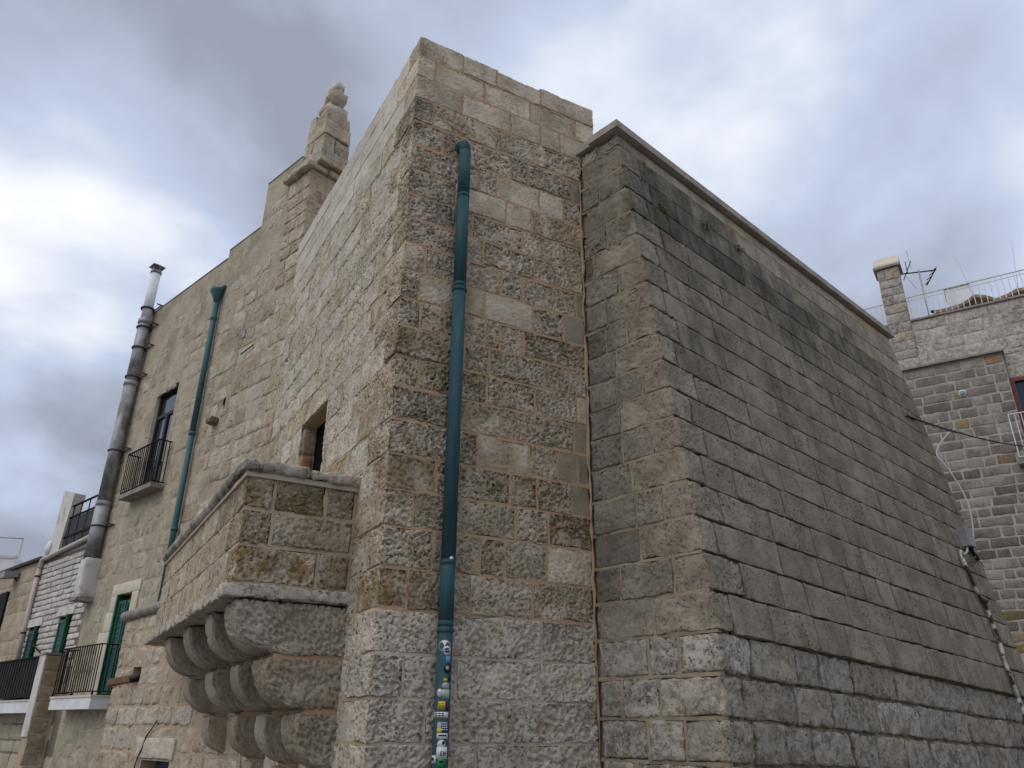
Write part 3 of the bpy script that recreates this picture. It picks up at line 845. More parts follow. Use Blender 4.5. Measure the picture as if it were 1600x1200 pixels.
for y in (446, 975):
    z = FR.px(720, y, PWc)[1]
    mb = MB(); mb.tube([FR.pt(pu, z - 0.055, PWc), FR.pt(pu, z - 0.075, PWc)], PR + 0.010, 20)
    mb.box(FR.pt(pu - 0.01, z - 0.078, -0.01), FR.U * 0.02, FR.N * 0.03, UP * 0.02)
    mb.build('pipe_clip', M_teal, pipe, False)
# stickers: (pixel centre, width, height in px, colour, mark)
stk_cols = dict(w=col_mat('sticker_white', (0.62, 0.63, 0.64)), y=col_mat('sticker_yellow', (0.60, 0.46, 0.03)), k=col_mat('sticker_black', (0.015, 0.015, 0.018)), n=col_mat('sticker_navy', (0.02, 0.025, 0.09)), b=col_mat('sticker_blue', (0.10, 0.28, 0.60)), g=col_mat('sticker_green', (0.02, 0.27, 0.07)), p=col_mat('sticker_pale_green', (0.38, 0.46, 0.36)), s=col_mat('sticker_grey', (0.33, 0.36, 0.38)))
axc = FR.pt(pu, 0, PWc)
vdir = -axc.copy(); vdir[2] = 0; vdir /= np.linalg.norm(vdir)      # toward the street
sdir2 = np.array([vdir[1], -vdir[0], 0]) * -1
def on_pipe(ang, z, r):
    return np.array([axc[0], axc[1], z]) + (vdir * math.cos(ang) + sdir2 * math.sin(ang)) * r
def pang(x, y):
    d = ray(x, y); d2 = d[:2]; a = d2 @ d2; o = -axc[:2]
    # nearest hit with the cylinder, else the tangent
    bq = o @ d2; cq = o @ o - PR * PR; ds = bq * bq - a * cq
    tq = (-bq - math.sqrt(max(ds, 0))) / a
    P = EYEP + d * tq; r_ = P[:2] - axc[:2]
    return math.atan2(r_ @ sdir2[:2], r_ @ vdir[:2]), P[2]
def sticker(name, x0, y0, x1, y1, key, rnd=False, lift=0.0012, par=None):
    a0, za = pang(x0, (y0 + y1) / 2); a1, _ = pang(x1, (y0 + y1) / 2)
    zt, zb = pang((x0 + x1) / 2, y0)[1], pang((x0 + x1) / 2, y1)[1]
    V, Fc = [], []
    nA = 8
    if rnd:
        am, zm_ = (a0 + a1) / 2, (zt + zb) / 2
        for r_ in (PR + lift, PR - 0.004):
            V.append(on_pipe(am, zm_, r_))
            for k in range(16):
                q = k * math.pi / 8
                V.append(on_pipe(am + math.cos(q) * (a1 - a0) / 2, zm_ + math.sin(q) * (zt - zb) / 2, r_))
        for k in range(16):
            k2 = (k + 1) % 16
            Fc.append((0, 1 + k, 1 + k2)); Fc.append((1 + k, 18 + k, 18 + k2, 1 + k2))
    else:
        for r_ in (PR + lift, PR - 0.004):
            for j in range(2):
                for i in range(nA + 1):
                    V.append(on_pipe(a0 + (a1 - a0) * i / nA, zt if j else zb, r_))
        n1 = nA + 1
        for i in range(nA):
            Fc.append((i, i + 1, n1 + i + 1, n1 + i))
            Fc.append((i, 2 * n1 + i, 2 * n1 + i + 1, i + 1)); Fc.append((n1 + i, n1 + i + 1, 3 * n1 + i + 1, 3 * n1 + i))
        Fc += [(0, n1, 3 * n1, 2 * n1), (nA, 2 * n1 + nA, 3 * n1 + nA, n1 + nA)]
    return mesh_obj(name, V, Fc, stk_cols[key], par or pipe, True)
ST = [(685.5, 1000, 704, 1018, 'w', True), (693, 1009, 704, 1024, 'w', True), (697, 1025, 703, 1036, 'b', False), (693, 1036, 704, 1052, 'k', True), (692.5, 1060, 699, 1064.5, 'y', True), (700, 1053, 703.5, 1064, 'n', False),
      (690, 1066, 702, 1077, 's', True), (683, 1076, 691.5, 1089, 'w', True), (691, 1077, 702, 1091, 'p', False), (684.5, 1096, 695.5, 1108, 'y', False), (696, 1097, 701, 1110, 'n', False), (678.7, 1112.5, 700, 1122, 'w', False),
      (683, 1128, 690, 1145, 's', False), (689, 1127, 700, 1143, 'n', False), (683, 1138, 690, 1146, 'y', False), (682.5, 1146, 699, 1155, 'w', False), (682.5, 1149, 690, 1156, 'b', False), (683, 1156, 696, 1170, 'w', True), (682, 1167, 698, 1186, 'w', False), (683, 1184, 695, 1200, 'g', True), (672.5, 1180, 680.5, 1193, 'w', False)]
STO = []
for i, a in enumerate(ST):
    STO.append(sticker('sticker', *a[:5], rnd=a[5], lift=0.0010 + 0.0007 * (i % 4)))
# marks printed on the stickers
def mark(i, x0, y0, x1, y1, key, rnd=False): sticker('sticker_print', x0, y0, x1, y1, key, rnd, 0.0042, STO[i])
for r in range(3):
    for c in range(3):
        mark(11, 680.3 + c * 4.9, 1113.8 + r * 2.9, 683.6 + c * 4.9, 1115.4 + r * 2.9, 'k')
for r in range(4):
    for c in range(3): mark(13, 690.2 + c * 3.1, 1128.8 + r * 3.5, 692.4 + c * 3.1, 1130.6 + r * 3.5, 'w')
mark(15, 685, 1148, 697, 1150.4, 'k')
mark(1, 695.4, 1012.5, 701, 1015, 'n'); mark(1, 695.4, 1016.6, 702, 1019.5, 'n')
mark(3, 696.5, 1040.5, 701.5, 1047, 's', True)
mark(7, 685.2, 1081, 689.6, 1082.4, 's'); mark(7, 685, 1084, 689.4, 1085.2, 's')
for (x0, x1) in ((686, 689), (690.2, 693.4)):
    for y in (1099, 1102.3, 1105.3): mark(9, x0, y, x1, y + 0.9, 'k')
mark(17, 690.5, 1158, 694.8, 1163.5, 'k', True)
for q in [(687.5, 1174, 688.6, 1181), (687.5, 1174, 691, 1175.2), (687.5, 1177.2, 690.6, 1178.3), (687.5, 1180.3, 691, 1181.4), (692, 1174, 693, 1181.4), (694.6, 1174, 695.6, 1181.4), (692.6, 1176, 695, 1178)]: mark(18, *q, 'k')
mark(19, 685.5, 1188, 692.5, 1192, 'k', True)
mark(20, 674.8, 1183.5, 678.3, 1188.5, 'k', True)
sticker('sticker', 701.6, 869, 709, 882, 'w', True, 0.0012)

# ------------------------------------------------------------------ helpers for houses
def bars(parent, name, pts, h, r, mat):
    """alike upright bars sharing one mesh; pts are foot points"""
    V, Fc = tube([(0, 0, -h / 2), (0, 0, h / 2)], r, 6)
    me = bpy.data.meshes.new(name); me.from_pydata([tuple(v) for v in V], [], Fc); me.materials.append(mat)
    for p in pts:
        o = bpy.data.objects.new(name, me)
        _reg(o, np.array(p) + UP * h / 2, parent)
def railing(parent, F, s0, s1, z0, z1, w, n, side0=None, side1=None, r=0.010, mat=M_iron, nside=3):
    """front rail from s0 to s1 at distance w, with returns to the wall at s0/s1 when asked"""
    t = 0.012
    pr = MB().fbox(F, s0, s1, z1 - 0.02, z1, w - t, w + t).build('handrail', mat, parent)
    MB().fbox(F, s0, s1, z0, z0 + 0.018, w - t, w + t).build('bottom_rail', mat, parent)
    bars(parent, 'baluster', [F.pt(s0 + (s1 - s0) * i / (n - 1), z0, w) for i in range(n)], z1 - z0 - 0.004, r, mat)
    for sv, wb in ((s0, side0), (s1, side1)):
        if wb is None: continue
        MB().box(F.pt(sv - t, z1 - 0.021, wb), F.U * 2 * t, F.N * (w - wb - t - 0.001), UP * 0.02).build('side_rail', mat, parent)
        MB().box(F.pt(sv - t, z0 - 0.001, wb), F.U * 2 * t, F.N * (w - wb - t - 0.001), UP * 0.018).build('side_rail', mat, parent)
        bars(parent, 'baluster', [F.pt(sv, z0, wb + (w - wb) * (i + 0.5) / (nside + 0.5)) for i in range(nside)], z1 - z0 - 0.004, r, mat)
def shutter_leaf(parent, name, P, a, z0, z1, th, mat, nsl=16):
    """louvred leaf from P along vector a"""
    a = np.array(a, float); L_ = np.linalg.norm(a); d = a / L_
    n = np.cross(d, UP)
    f = 0.06
    mb = MB()
    for (p0, p1, q0, q1) in ((0, f, z0, z1), (L_ - f, L_, z0, z1), (f, L_ - f, z0, z0 + f), (f, L_ - f, z1 - f, z1), (f, L_ - f, (z0 + z1) / 2 - 0.03, (z0 + z1) / 2 + 0.03)):
        mb.box(P + d * p0 + UP * (q0 - P[2]), d * (p1 - p0), n * th, UP * (q1 - q0))
    o = mb.build(name, mat, parent)
    mb = MB()
    for i in range(nsl):
        z = z0 + f + (z1 - z0 - 2 * f) * (i + 0.15) / nsl
        mb.box(P + d * (f - 0.004) + n * 0.004 + UP * (z - P[2]), d * (L_ - 2 * f + 0.008), n * (th - 0.012) + UP * 0.035, UP * 0.012)
    mb.box(P + d * f + n * th * 0.4 + UP * (z0 + f - P[2]), d * (L_ - 2 * f), n * 0.004, UP * (z1 - z0 - 2 * f))
    q = mb.build('louvres', mat, o)
    return o

# ------------------------------------------------------------------ the scarp (thick stone foot left of the tower)
SW = 0.28
scarp = thing('scarp_wall', FF.pt(1.7, 0, SW), 'thick foot of pale stone blocks with a roll moulding, behind the corbels', 'wall')
SE = FF.px(195, 985, SW)[0]
NICHE = (FF.px(221, 1045, SW)[0], FF.px(207, 1052, SW)[0], FF.px(212, 1066, SW)[1], FF.px(214, 1042, SW)[1])
LOWW = (0.98, 1.84, 0.3, 1.16)
inh = lambda u, z, H: H[0] < u < H[1] and H[2] < z < H[3]
wall_panel(FF, [-0.85, LOWW[0], LOWW[1], NICHE[0], NICHE[1], SE], [0, LOWW[2], LOWW[3], NICHE[2], NICHE[3], 3.20], lambda u, z: inh(u, z, NICHE) or inh(u, z, LOWW), 0.27, 'mortar_core', M_mortp, scarp, SW)
MB().fbox(FF, LOWW[0] - 0.02, LOWW[1] + 0.02, LOWW[2], LOWW[3] + 0.02, 0.03, 0.06).build('shutter', plain_mat('blue_grey_shutter', (0.06, 0.085, 0.12), 0.5), scarp)
z = 0.04; k = 0
while z < 3.1:
    h = rng.uniform(0.25, 0.34)
    if 3.18 - (z + h) < 0.2: h = 3.18 - z
    js = split(-0.8, SE + 0.01, 0.52, rng, 0.5, 1.4)
    for i, (a, b) in enumerate(zip(js[:-1], js[1:])):
        last = i == len(js) - 2
        for (p, q) in clip_holes(a, b, z, z + h, [NICHE, (LOWW[0] - 0.0, LOWW[1] + 0.0, LOWW[2], LOWW[3] + 0.05)]):
            pr = dict(tone=rng.uniform(0.85, 1.06), pit=rng.uniform(0.3, 0.85), ochre=rng.choice([0, 0.1, 0.25, 0.5]), white=rng.choice([0, 0.2, 0.5]), grime=0)
            stone(scarp, 'stone_block', FF.pt(p + 0.014, z + 0.014, SW + rng.uniform(0.004, 0.018)), FF.U, -FF.N, UP, q - p - 0.028 + (0.02 if last and q == b else 0), 0.26 if last else 0.1, h - 0.028, 0.04, M_side if rng.random() < 0.6 else M_tower, r=0.03, amp=0.018, dent=0.02, **pr)
    z += h
stone(scarp, 'lintel', FF.pt(0.86, 1.18, SW + 0.03), FF.U, -FF.N, UP, 1.15, 0.2, 0.27, 0.05, M_side, r=0.02, amp=0.008, dent=0.01, tone=1.05, pit=0.4, ochre=0.05, white=0.3, grime=0)
path = [FF.pt(-0.5 + (SE + 0.05 + 0.5) * i / 14, 3.40 - 0.18 * i / 14, SW + 0.01) for i in range(15)]
tube_obj('roll_moulding', path + [FF.pt(SE + 0.10, 3.217, SW + 0.01)], [0.083 + rng.uniform(-0.004, 0.004) for _ in path] + [0.05], M_slab, scarp, 12)
MB().box(FF.pt(-0.5, 3.20, SW + 0.012), FF.U * (SE + 0.5), -FF.N * 0.275, UP * 0.10).build('moulding_bed', M_mortp, scarp)
crk = [FF.px(x, y, SW + 0.015) for (x, y) in ((247, 1126), (238, 1140), (230, 1150), (224, 1168), (217, 1182), (211, 1200))]
tube_obj('crack_line', [FF.pt(u, z, SW + 0.03) for u, z in crk], 0.009, M_irond, scarp, 6)  # crack in the wall drawn as a raised dark line
pl = thing('wooden_plank', FF.pt(3.5, 2.3, SW), 'brown plank stub sticking out of a small niche in the stone foot', 'plank')
a, b = FF.px(172, 1068, SW + 0.25), FF.px(205, 1062, SW + 0.02)
P0, P1 = FF.pt(a[0], a[1] - 0.05, SW + 0.25), FF.pt(NICHE[0] + 0.05, NICHE[2] + 0.03, SW - 0.12)
MB().box(P1, P0 - P1, FF.N * 0.05 + UP * 0.02, UP * 0.09).build('board', M_plank, pl)
tube_obj('pipe_end', [FF.pt(NICHE[0] + 0.06, NICHE[2] + 0.10, SW - 0.1), FF.pt(NICHE[0] + 0.10, NICHE[2] + 0.03, SW + 0.10)], 0.05, M_cable, pl, 10)

# ------------------------------------------------------------------ house with two balconies
house = thing('rendered_house', FF.pt(3.5, 0), 'tall cream rendered stone house left of the tower with old chimney', 'house')
UD = (3.80, 4.76, 5.58, 7.70)
LD = (3.96, 4.62, 2.06, 3.73)
def htop(u): return 9.0 if u < 0.3 else 11.15 if u < 1.49 else 10.16 if u < 2.66 else 9.98
wall_panel(FF, [-0.5, 0.30, 1.49, 2.66, LD[0], UD[0], LD[1], UD[1], 6.05], [0, LD[2], LD[3], UD[2], UD[3], 9.0, 9.98, 10.16, 11.15],
           lambda u, z: z > htop(u) or inh(u, z, UD) or inh(u, z, LD), 0.5, 'wall', M_render, house)
MB().fbox(FF, 0.1, 6.03, 0, 9.7, -4.5, -0.501).build('back_wall', M_render, house)
MB().fbox(FF, 0.32, 1.47, 9.7, 11.1, -0.9, -0.501).build('attic_wall', M_render, house)
z = 0.05
HH = [UD, LD, (3.66, 5.12, 1.8, 3.95)]
while z < 10.75:
    h = rng.uniform(0.25, 0.32)
    js = split(0.0, 2.62, 0.50, rng, 0.5, 1.5)
    for a, b in zip(js[:-1], js[1:]):
        if z < 3.0 or (z > 9.3 and b > 1.3) or (z > 8.15 and a < 0.6): continue
        for (p, q) in clip_holes(a, b, z, z + h, HH):
            edge = p > 1.5
            if edge and rng.random() < 0.3: continue
            pr = dict(tone=rng.uniform(0.74, 1.0), pit=rng.uniform(0.5, 1.4), ochre=rng.choice([0, 0, 0.1, 0.3, 0.75]) if z < 8.5 else 0.0, white=0.2, grime=0.12 if z > 6.5 else 0)
            stone(house, 'stone_block', FF.pt(p + 0.010, z + 0.010, rng.uniform(0.002, 0.012)), FF.U, -FF.N, UP, q - p - 0.02, 0.06, h - 0.02, 0.055, M_side if rng.random() < 0.5 else M_tower, r=0.018, amp=0.010, dent=0.014, **pr)
    js = split(2.62 + rng.uniform(0, 0.2), 5.98, 0.46, rng, 0.45, 1.6)
    for a, b in zip(js[:-1], js[1:]):
        if z > 9.3 or rng.random() < (0.15 if z < 5.6 else 0.4): continue
        for (p, q) in clip_holes(a, b, z, z + h, HH):
            if q - p < 0.12: continue
            pr = dict(tone=rng.uniform(0.72, 1.0), pit=rng.uniform(0.2, 0.8), ochre=rng.choice([0, 0.1, 0.22]), white=0.4, grime=rng.choice([0, 0.2]))
            stone(house, 'stone_block', FF.pt(p + 0.012, z + 0.012, rng.uniform(0.002, 0.007)), FF.U, -FF.N, UP, q - p - 0.03, 0.04, h - 0.03, 0.07, M_house, r=0.014, amp=0.010, dent=0.010, warp=0.025, **pr)
    z += h
# coping crust along the parapets
for (a, b, zt) in ((0.31, 1.48, 11.15), (1.50, 2.65, 10.16), (2.67, 6.04, 9.98)):  # noqa
    n = int((b - a) / 0.25) + 2
    MB().box(FF.pt(a, zt + 0.001, 0.012), FF.U * (b - a), -FF.N * 0.3, UP * 0.02).build('parapet_coping', M_slab, house)
# upper window door
ud = MB().fbox(FF, UD[0] - 0.02, UD[1] + 0.02, UD[2], UD[3] + 0.01, -0.18, -0.12).build('french_window', M_doorg, house)
um = (UD[0] + UD[1]) / 2
for (a, b, c, d) in ((UD[0], UD[0] + 0.06, 5.6, 7.69), (UD[1] - 0.06, UD[1], 5.6, 7.69), (um - 0.04, um + 0.04, 5.6, 7.12), (UD[0] + 0.06, UD[1] - 0.06, 7.12, 7.19), (UD[0] + 0.06, UD[1] - 0.06, 7.63, 7.69)):
    MB().fbox(FF, a, b, c, d, -0.119, -0.07).build('frame_bar', M_doorg, ud)
for (a, b, c, d) in ((UD[0] + 0.06, um - 0.04, 6.1, 7.12), (um + 0.04, UD[1] - 0.06, 6.1, 7.12), (UD[0] + 0.06, UD[1] - 0.06, 7.19, 7.63)):
    MB().fbox(FF, a, b, c, d, -0.119, -0.10).build('pane', M_glass, ud)
for (a, b) in ((UD[0] + 0.06, um - 0.04), (um + 0.04, UD[1] - 0.06)):
    MB().fbox(FF, a, b, 5.62, 6.1, -0.119, -0.09).build('door_panel', M_doorg, ud)
wall = None
for (a, b, c, d) in ((UD[0] - 0.012, UD[0] + 0.004, 5.58, 7.7), (UD[1] - 0.004, UD[1] + 0.012, 5.58, 7.7)):
    MB().fbox(FF, a, b, c, d, -0.118, 0.004).build('reveal', M_cream, house)
MB().fbox(FF, UD[0] - 0.01, UD[1] + 0.01, 7.697, 7.71, -0.118, 0.003).build('reveal', M_cream, house)
# upper balcony
ub = MB().fbox(FF, 3.57, 4.97, 5.49, 5.575, 0.001, 0.25).build('balcony', M_slab, house); ub['label'] = 'shallow upper balcony with concrete slab and black railing'
railing(ub, FF, 3.60, 4.95, 5.60, 6.40, 0.225, 16, side0=0.0, side1=0.0)
# lower door with cream surround
for (a, b, c, d) in ((3.69, 4.84, 3.725, 3.92), (3.72, 3.96, 2.06, 3.724), (4.62, 4.84, 3.44, 3.724), (4.62, 4.93, 3.10, 3.439), (4.62, 5.06, 2.06, 3.099)):
    stone(house, 'door_surround', FF.pt(a, c, 0.03), FF.U, -FF.N, UP, b - a, 0.06, d - c, 0.12, M_cream, r=0.012, amp=0.004)
MB().fbox(FF, LD[0] - 0.02, LD[1] + 0.02, LD[2], LD[3] + 0.02, -0.42, -0.38).build('doorway_back', M_shade, house)
MB().fbox(FF, LD[0], LD[0] + 0.05, 2.06, 3.73, -0.12, -0.05).build('door_frame', M_green, house)
MB().fbox(FF, LD[1] - 0.05, LD[1], 2.06, 3.73, -0.12, 0.02).build('door_frame', M_green, house)
shutter_leaf(house, 'door_shutter', FF.pt(LD[1] - 0.055, 2.08, -0.05), -FF.U * 0.27 - FF.N * 0.02, 2.08, 3.62, 0.035, M_green)
shutter_leaf(house, 'door_shutter', FF.pt(LD[0] + 0.32, 2.08, -0.08), -FF.U * 0.27 + FF.N * 0.02, 2.08, 3.62, 0.035, M_green)
lb = MB().fbox(FF, 4.05, 5.87, 1.84, 2.02, 0.001, 0.31).build('balcony', M_white, house); lb['label'] = 'lower balcony with white slab and black railing'
MB().fbox(FF, 4.04, 5.89, 2.021, 2.055, 0.001, 0.325).build('slab_edge', M_cream, lb)
railing(lb, FF, 4.08, 5.84, 2.10, 2.86, 0.295, 18, side0=0.0, side1=0.0)
for sv in (4.08, 4.96, 5.84):
    MB().fbox(FF, sv - 0.014, sv + 0.014, 2.055, 2.099, 0.282, 0.308).build('rail_foot', M_iron, lb)
# waste spout and plates
sp = [FF.px(350, 622), FF.px(346, 640), FF.px(338, 655), FF.px(328, 660)]
stone(house, 'stone_spout', FF.pt(FF.px(343, 660)[0], FF.px(343, 662)[1], 0.16), FF.U, -FF.N, UP, 0.24, 0.16, 0.12, 0.03, M_corb, r=0.04, amp=0.02, dent=0.02, tone=0.6, pit=0.6, ochre=0, white=0, grime=0.6)
MB().fbox(FF, FF.px(350, 640)[0], FF.px(350, 640)[0] + 0.07, FF.px(345, 652)[1], FF.px(350, 622)[1], 0.001, 0.006).build('crevice_shade', M_shade, house)  # thin dark plate on the wall paints the shade of a crevice
u, z = FF.px(382, 522)
MB().fbox(FF, u - 0.05, u + 0.05, z - 0.07, z + 0.07, 0.0, 0.02).build('meter_plate', M_gbox, house)
a, b = FF.px(376, 554, 0.05), FF.px(394, 538, 0.05)
tube_obj('iron_bar', [FF.pt(*a, 0.05), FF.pt(*b, 0.03)], 0.012, M_irond, house, 6)
u, z = FF.px(435, 345, 0.0)
# old chimney
chim = MB().fbox(FF, -0.08, 0.60, 8.4, 10.66, -0.52, 0.004).build('chimney', M_mortp, house)
chim['label'] = 'crumbling stone chimney with a round cap stone'
def chim_layer(s0, s1, wf, wb, z0, z1, n, amp, tone=0.9, gri=0.2, r=0.03):
    js = split(s0, s1, (s1 - s0) / n, rng, 0.7, 1.3)
    sd = FF.pt(s0, z0 + 0.008, wf)
    for i, (a, b) in enumerate(zip(js[:-1], js[1:])):
        stone(chim, 'chimney_stone', FF.pt(a + 0.006, z0 + 0.006, wf), FF.U, -FF.N, UP, b - a - 0.012, (wf - wb) * (0.55 if i == 0 else 0.5), z1 - z0 - 0.012, 0.04, M_tower, r=r, amp=amp, dent=0.02, deep=True, tone=tone * rng.uniform(0.85, 1.1), pit=rng.uniform(0.5, 0.9), ochre=0.05, white=0.1, grime=gri)
    stone(chim, 'chimney_stone', FF.pt(s0 + 0.004, z0 + 0.006, wf - (wf - wb) * 0.56), -FF.N, FF.U, UP, (wf - wb) * 0.44, (s1 - s0) * 0.8, z1 - z0 - 0.012, 0.05, M_tower, r=r, amp=amp, dent=0.02, deep=True, tone=tone * rng.uniform(0.85, 1.1), pit=rng.uniform(0.5, 0.9), ochre=0.1, white=0.1, grime=gri)
z = 8.42
while z < 10.6:
    h = min(rng.uniform(0.24, 0.31), 10.66 - z)
    if 10.66 - (z + h) < 0.15: h = 10.66 - z
    chim_layer(-0.095, 0.62, 0.022, -0.55, z, z + h, 2, 0.010); z += h
chim_layer(-0.17, 0.70, 0.14, -0.62, 10.66, 10.80, 1.2, 0.02, 0.95, 0.25, 0.04)
sC, sL = FF.px(504, 235, -0.10)[0], FF.px(480, 233, -0.10)[0]
MB().fbox(FF, sC + 0.04, sL - 0.04, 10.75, 11.75, -0.56, -0.14).build('flue_core', M_mortp, chim)
z = 10.80
znk = FF.px(507, 192, -0.30)[1]; zcp = FF.px(512, 147, -0.36)[1]
hs = (znk - 10.80) / 4
sR = sC - 0.02
for li, (h, e) in enumerate(((hs * 0.95, 0.05), (hs * 1.1, 0.0), (hs * 1.05, 0.01), (hs * 0.9, -0.02))):
    kw = dict(amp=0.013, dent=0.014, deep=True, ochre=0.05, white=0.15, grime=0.2)
    a0, a1 = sR - e + rng.uniform(-0.025, 0.015), sL + e + rng.uniform(-0.02, 0.03)
    wf_, wb_ = -0.08 + e, -0.62
    wm_ = wf_ + (wb_ - wf_) * (0.0 if li == 0 else rng.choice([0.45, 0.62, 1.0]))
    if li == 0: wm_ = wb_
    am = a0 + (a1 - a0) * (0.62 if li % 2 else 1.0)
    stone(chim, 'chimney_stone', FF.pt(a0, z + 0.006, wf_), FF.U, -FF.N, UP, am - a0 - 0.006, wf_ - wm_ - 0.005, h - 0.012, 0.035, M_tower, r=0.025, tone=rng.uniform(0.85, 1.05), pit=0.8, **kw)
    if am < a1: stone(chim, 'chimney_stone', FF.pt(am + 0.006, z + 0.006, wf_ + 0.01), FF.U, -FF.N, UP, a1 - am - 0.006, 0.4, h - 0.012, 0.035, M_tower, r=0.025, tone=rng.uniform(0.85, 1.05), pit=0.7, **kw)
    if wm_ > wb_ + 0.05: stone(chim, 'chimney_stone', FF.pt(a0 - 0.01, z + 0.006, wm_ - 0.006), FF.U, -FF.N, UP, a1 - a0 - 0.02, wm_ - wb_ - 0.005, h - 0.012, 0.035, M_tower, r=0.03, tone=rng.uniform(0.75, 1.0), pit=0.9, **kw)
    z += h
ztk = z
def lump(name, P, sx, sy, sz, mat, amp, **pr):
    n1, n2 = 18, 10
    V, Fc = [], []
    for j in range(n2 + 1):
        th = math.pi * j / n2
        for i in range(n1):
            ph = 2 * math.pi * i / n1
            d = np.array([math.sin(th) * math.cos(ph), math.sin(th) * math.sin(ph), math.cos(th)])
            d = np.sign(d) * np.abs(d) ** 0.75
            V.append(d)
    V = np.array(V)
    for j in range(n2):
        for i in range(n1):
            i2 = (i + 1) % n1; Fc.append((j * n1 + i, (j + 1) * n1 + i, (j + 1) * n1 + i2, j * n1 + i2))
    wv = V * (1 + amp * fbm(V * 2.2 + P, 3)[:, None])
    Wd = P + wv[:, :1] * (FF.U * sx) + wv[:, 1:2] * (FF.N * sy) + wv[:, 2:] * (UP * sz)
    return props(mesh_obj(name, Wd, Fc, mat, chim, True), **pr)
sm = (sC + sL) / 2 - 0.02
hh = zcp - ztk
lump('chimney_stone', FF.pt(sm, ztk + hh * 0.10, -0.36), 0.22, 0.24, hh * 0.26, M_tower, 0.35, tone=0.95, pit=0.6, ochre=0, white=0.2, grime=0.1)
lump('chimney_stone', FF.pt(sm - 0.03, ztk + hh * 0.52, -0.36), 0.17, 0.18, hh * 0.30, M_tower, 0.35, tone=0.75, pit=0.6, ochre=0, white=0, grime=0.3)
lump('cap_stone', FF.pt(sm - 0.05, ztk + hh * 0.88, -0.36), 0.13, 0.11, hh * 0.13, M_whitew, 0.25)

# ------------------------------------------------------------------ pipes on the house
gp = thing('drainpipe', FF.pt(2.86, 3.4, 0.08), 'thin light teal drainpipe with funnel hopper on the cream house', 'drainpipe')
z1 = FF.px(340, 470, 0.08)[1]; sg = FF.px(296, 700, 0.08)[0]
tube_obj('pipe_length', [FF.pt(sg, z1, 0.08), FF.pt(sg, 6.3, 0.08)], 0.052, M_teal2, gp, 12)
tube_obj('pipe_length', [FF.pt(sg, 6.3, 0.08), FF.pt(sg, 3.33, 0.08)], 0.049, M_teal2, gp, 12)
for z in (8.6, 6.3, 4.6):
    tube_obj('collar', [FF.pt(sg, z + 0.03, 0.08), FF.pt(sg, z - 0.03, 0.08)], 0.06, M_teal2, gp, 12)
tube_obj('hopper', [FF.pt(sg, z1 - 0.03, 0.08), FF.pt(sg, z1 + 0.06, 0.09), FF.pt(sg, z1 + 0.20, 0.11), FF.pt(sg, z1 + 0.24, 0.11)], [0.055, 0.07, 0.125, 0.13], M_teal2, gp, 12)
tube_obj('inlet', [FF.pt(sg - 0.10, z1 + 0.32, 0.0), FF.pt(sg - 0.05, z1 + 0.22, 0.1)], 0.045, M_teal2, gp, 10)

fl = thing('flue_pipe', FF.pt(6.35, 4.0, 0.12), 'weathered metal flue rising past the roof at the far corner of the cream house', 'flue')
fw_ = 0.15
sf = [FF.px(x, y, fw_) for (x, y) in ((239, 432), (222, 512), (188, 668), (150, 858), (146, 874))]
su = float(np.mean([q[0] for q in sf]))
ztopf, zmid, zlow, zbot = sf[0][1], sf[1][1], sf[3][1], sf[4][1]
tube_obj('flue_length', [FF.pt(su, ztopf, fw_), FF.pt(su, zmid + 0.1, fw_)], 0.105, M_white, fl, 16)
tube_obj('flue_length', [FF.pt(su, zmid + 0.1, fw_), FF.pt(su, 8.2, fw_)], 0.120, M_galv, fl, 16)
tube_obj('flue_length', [FF.pt(su, 8.2, fw_), FF.pt(su, 5.6, fw_)], 0.128, M_galv, fl, 16)
tube_obj('flue_length', [FF.pt(su, 5.6, fw_), FF.pt(su, zbot, fw_)], 0.135, M_galv, fl, 16)
for z in (zmid + 0.1, 8.2, 5.6):
    tube_obj('joint_ring', [FF.pt(su, z + 0.05, fw_), FF.pt(su, z - 0.05, fw_)], 0.142, M_galv, fl, 16)
for z in (zmid + 0.42, zmid - 0.05, zmid - 0.55, 8.35, 6.7, 5.15):
    mb = MB(); mb.tube([FF.pt(su, z + 0.015, fw_), FF.pt(su, z - 0.015, fw_)], 0.148, 16)
    mb.box(FF.pt(su - 0.42, z - 0.012, fw_ - 0.13), FF.U * 0.42, FF.N * 0.02, UP * 0.022); mb.box(FF.pt(su - 0.42, z - 0.012, -0.02), FF.U * 0.02, FF.N * fw_, UP * 0.022)
    mb.build('strap', M_irond, fl)
mb = MB()
tube_obj('terminal_neck', [FF.pt(su, ztopf, fw_), FF.pt(su, ztopf + 0.06, fw_)], 0.118, M_galv, fl, 16)
for k in range(4):
    q = k * math.pi / 2 + 0.4
    mb.tube([FF.pt(su + 0.09 * math.cos(q), ztopf + 0.05, fw_ + 0.09 * math.sin(q)), FF.pt(su + 0.09 * math.cos(q), ztopf + 0.18, fw_ + 0.09 * math.sin(q))], 0.018, 6)
mb.build('terminal_legs', M_galv, fl)
V = [FF.pt(su + a, ztopf + 0.17, fw_ + b) for a, b in ((-0.14, -0.14), (0.14, -0.14), (0.14, 0.14), (-0.14, 0.14))] + [FF.pt(su, ztopf + 0.27, fw_)]
mesh_obj('terminal_cap', V, [(3, 2, 1, 0), (0, 1, 4), (1, 2, 4), (2, 3, 4), (3, 0, 4)], M_galv, fl)
zbb = FF.px(130, 932, 0.25)[1]
stone(fl, 'plastered_base', FF.pt(su - 0.14, zbb, fw_ + 0.14), FF.U, -FF.N, UP, 0.28, 0.30, zbot - zbb + 0.03, 0.05, M_whitew, r=0.05, amp=0.016, deep=True)
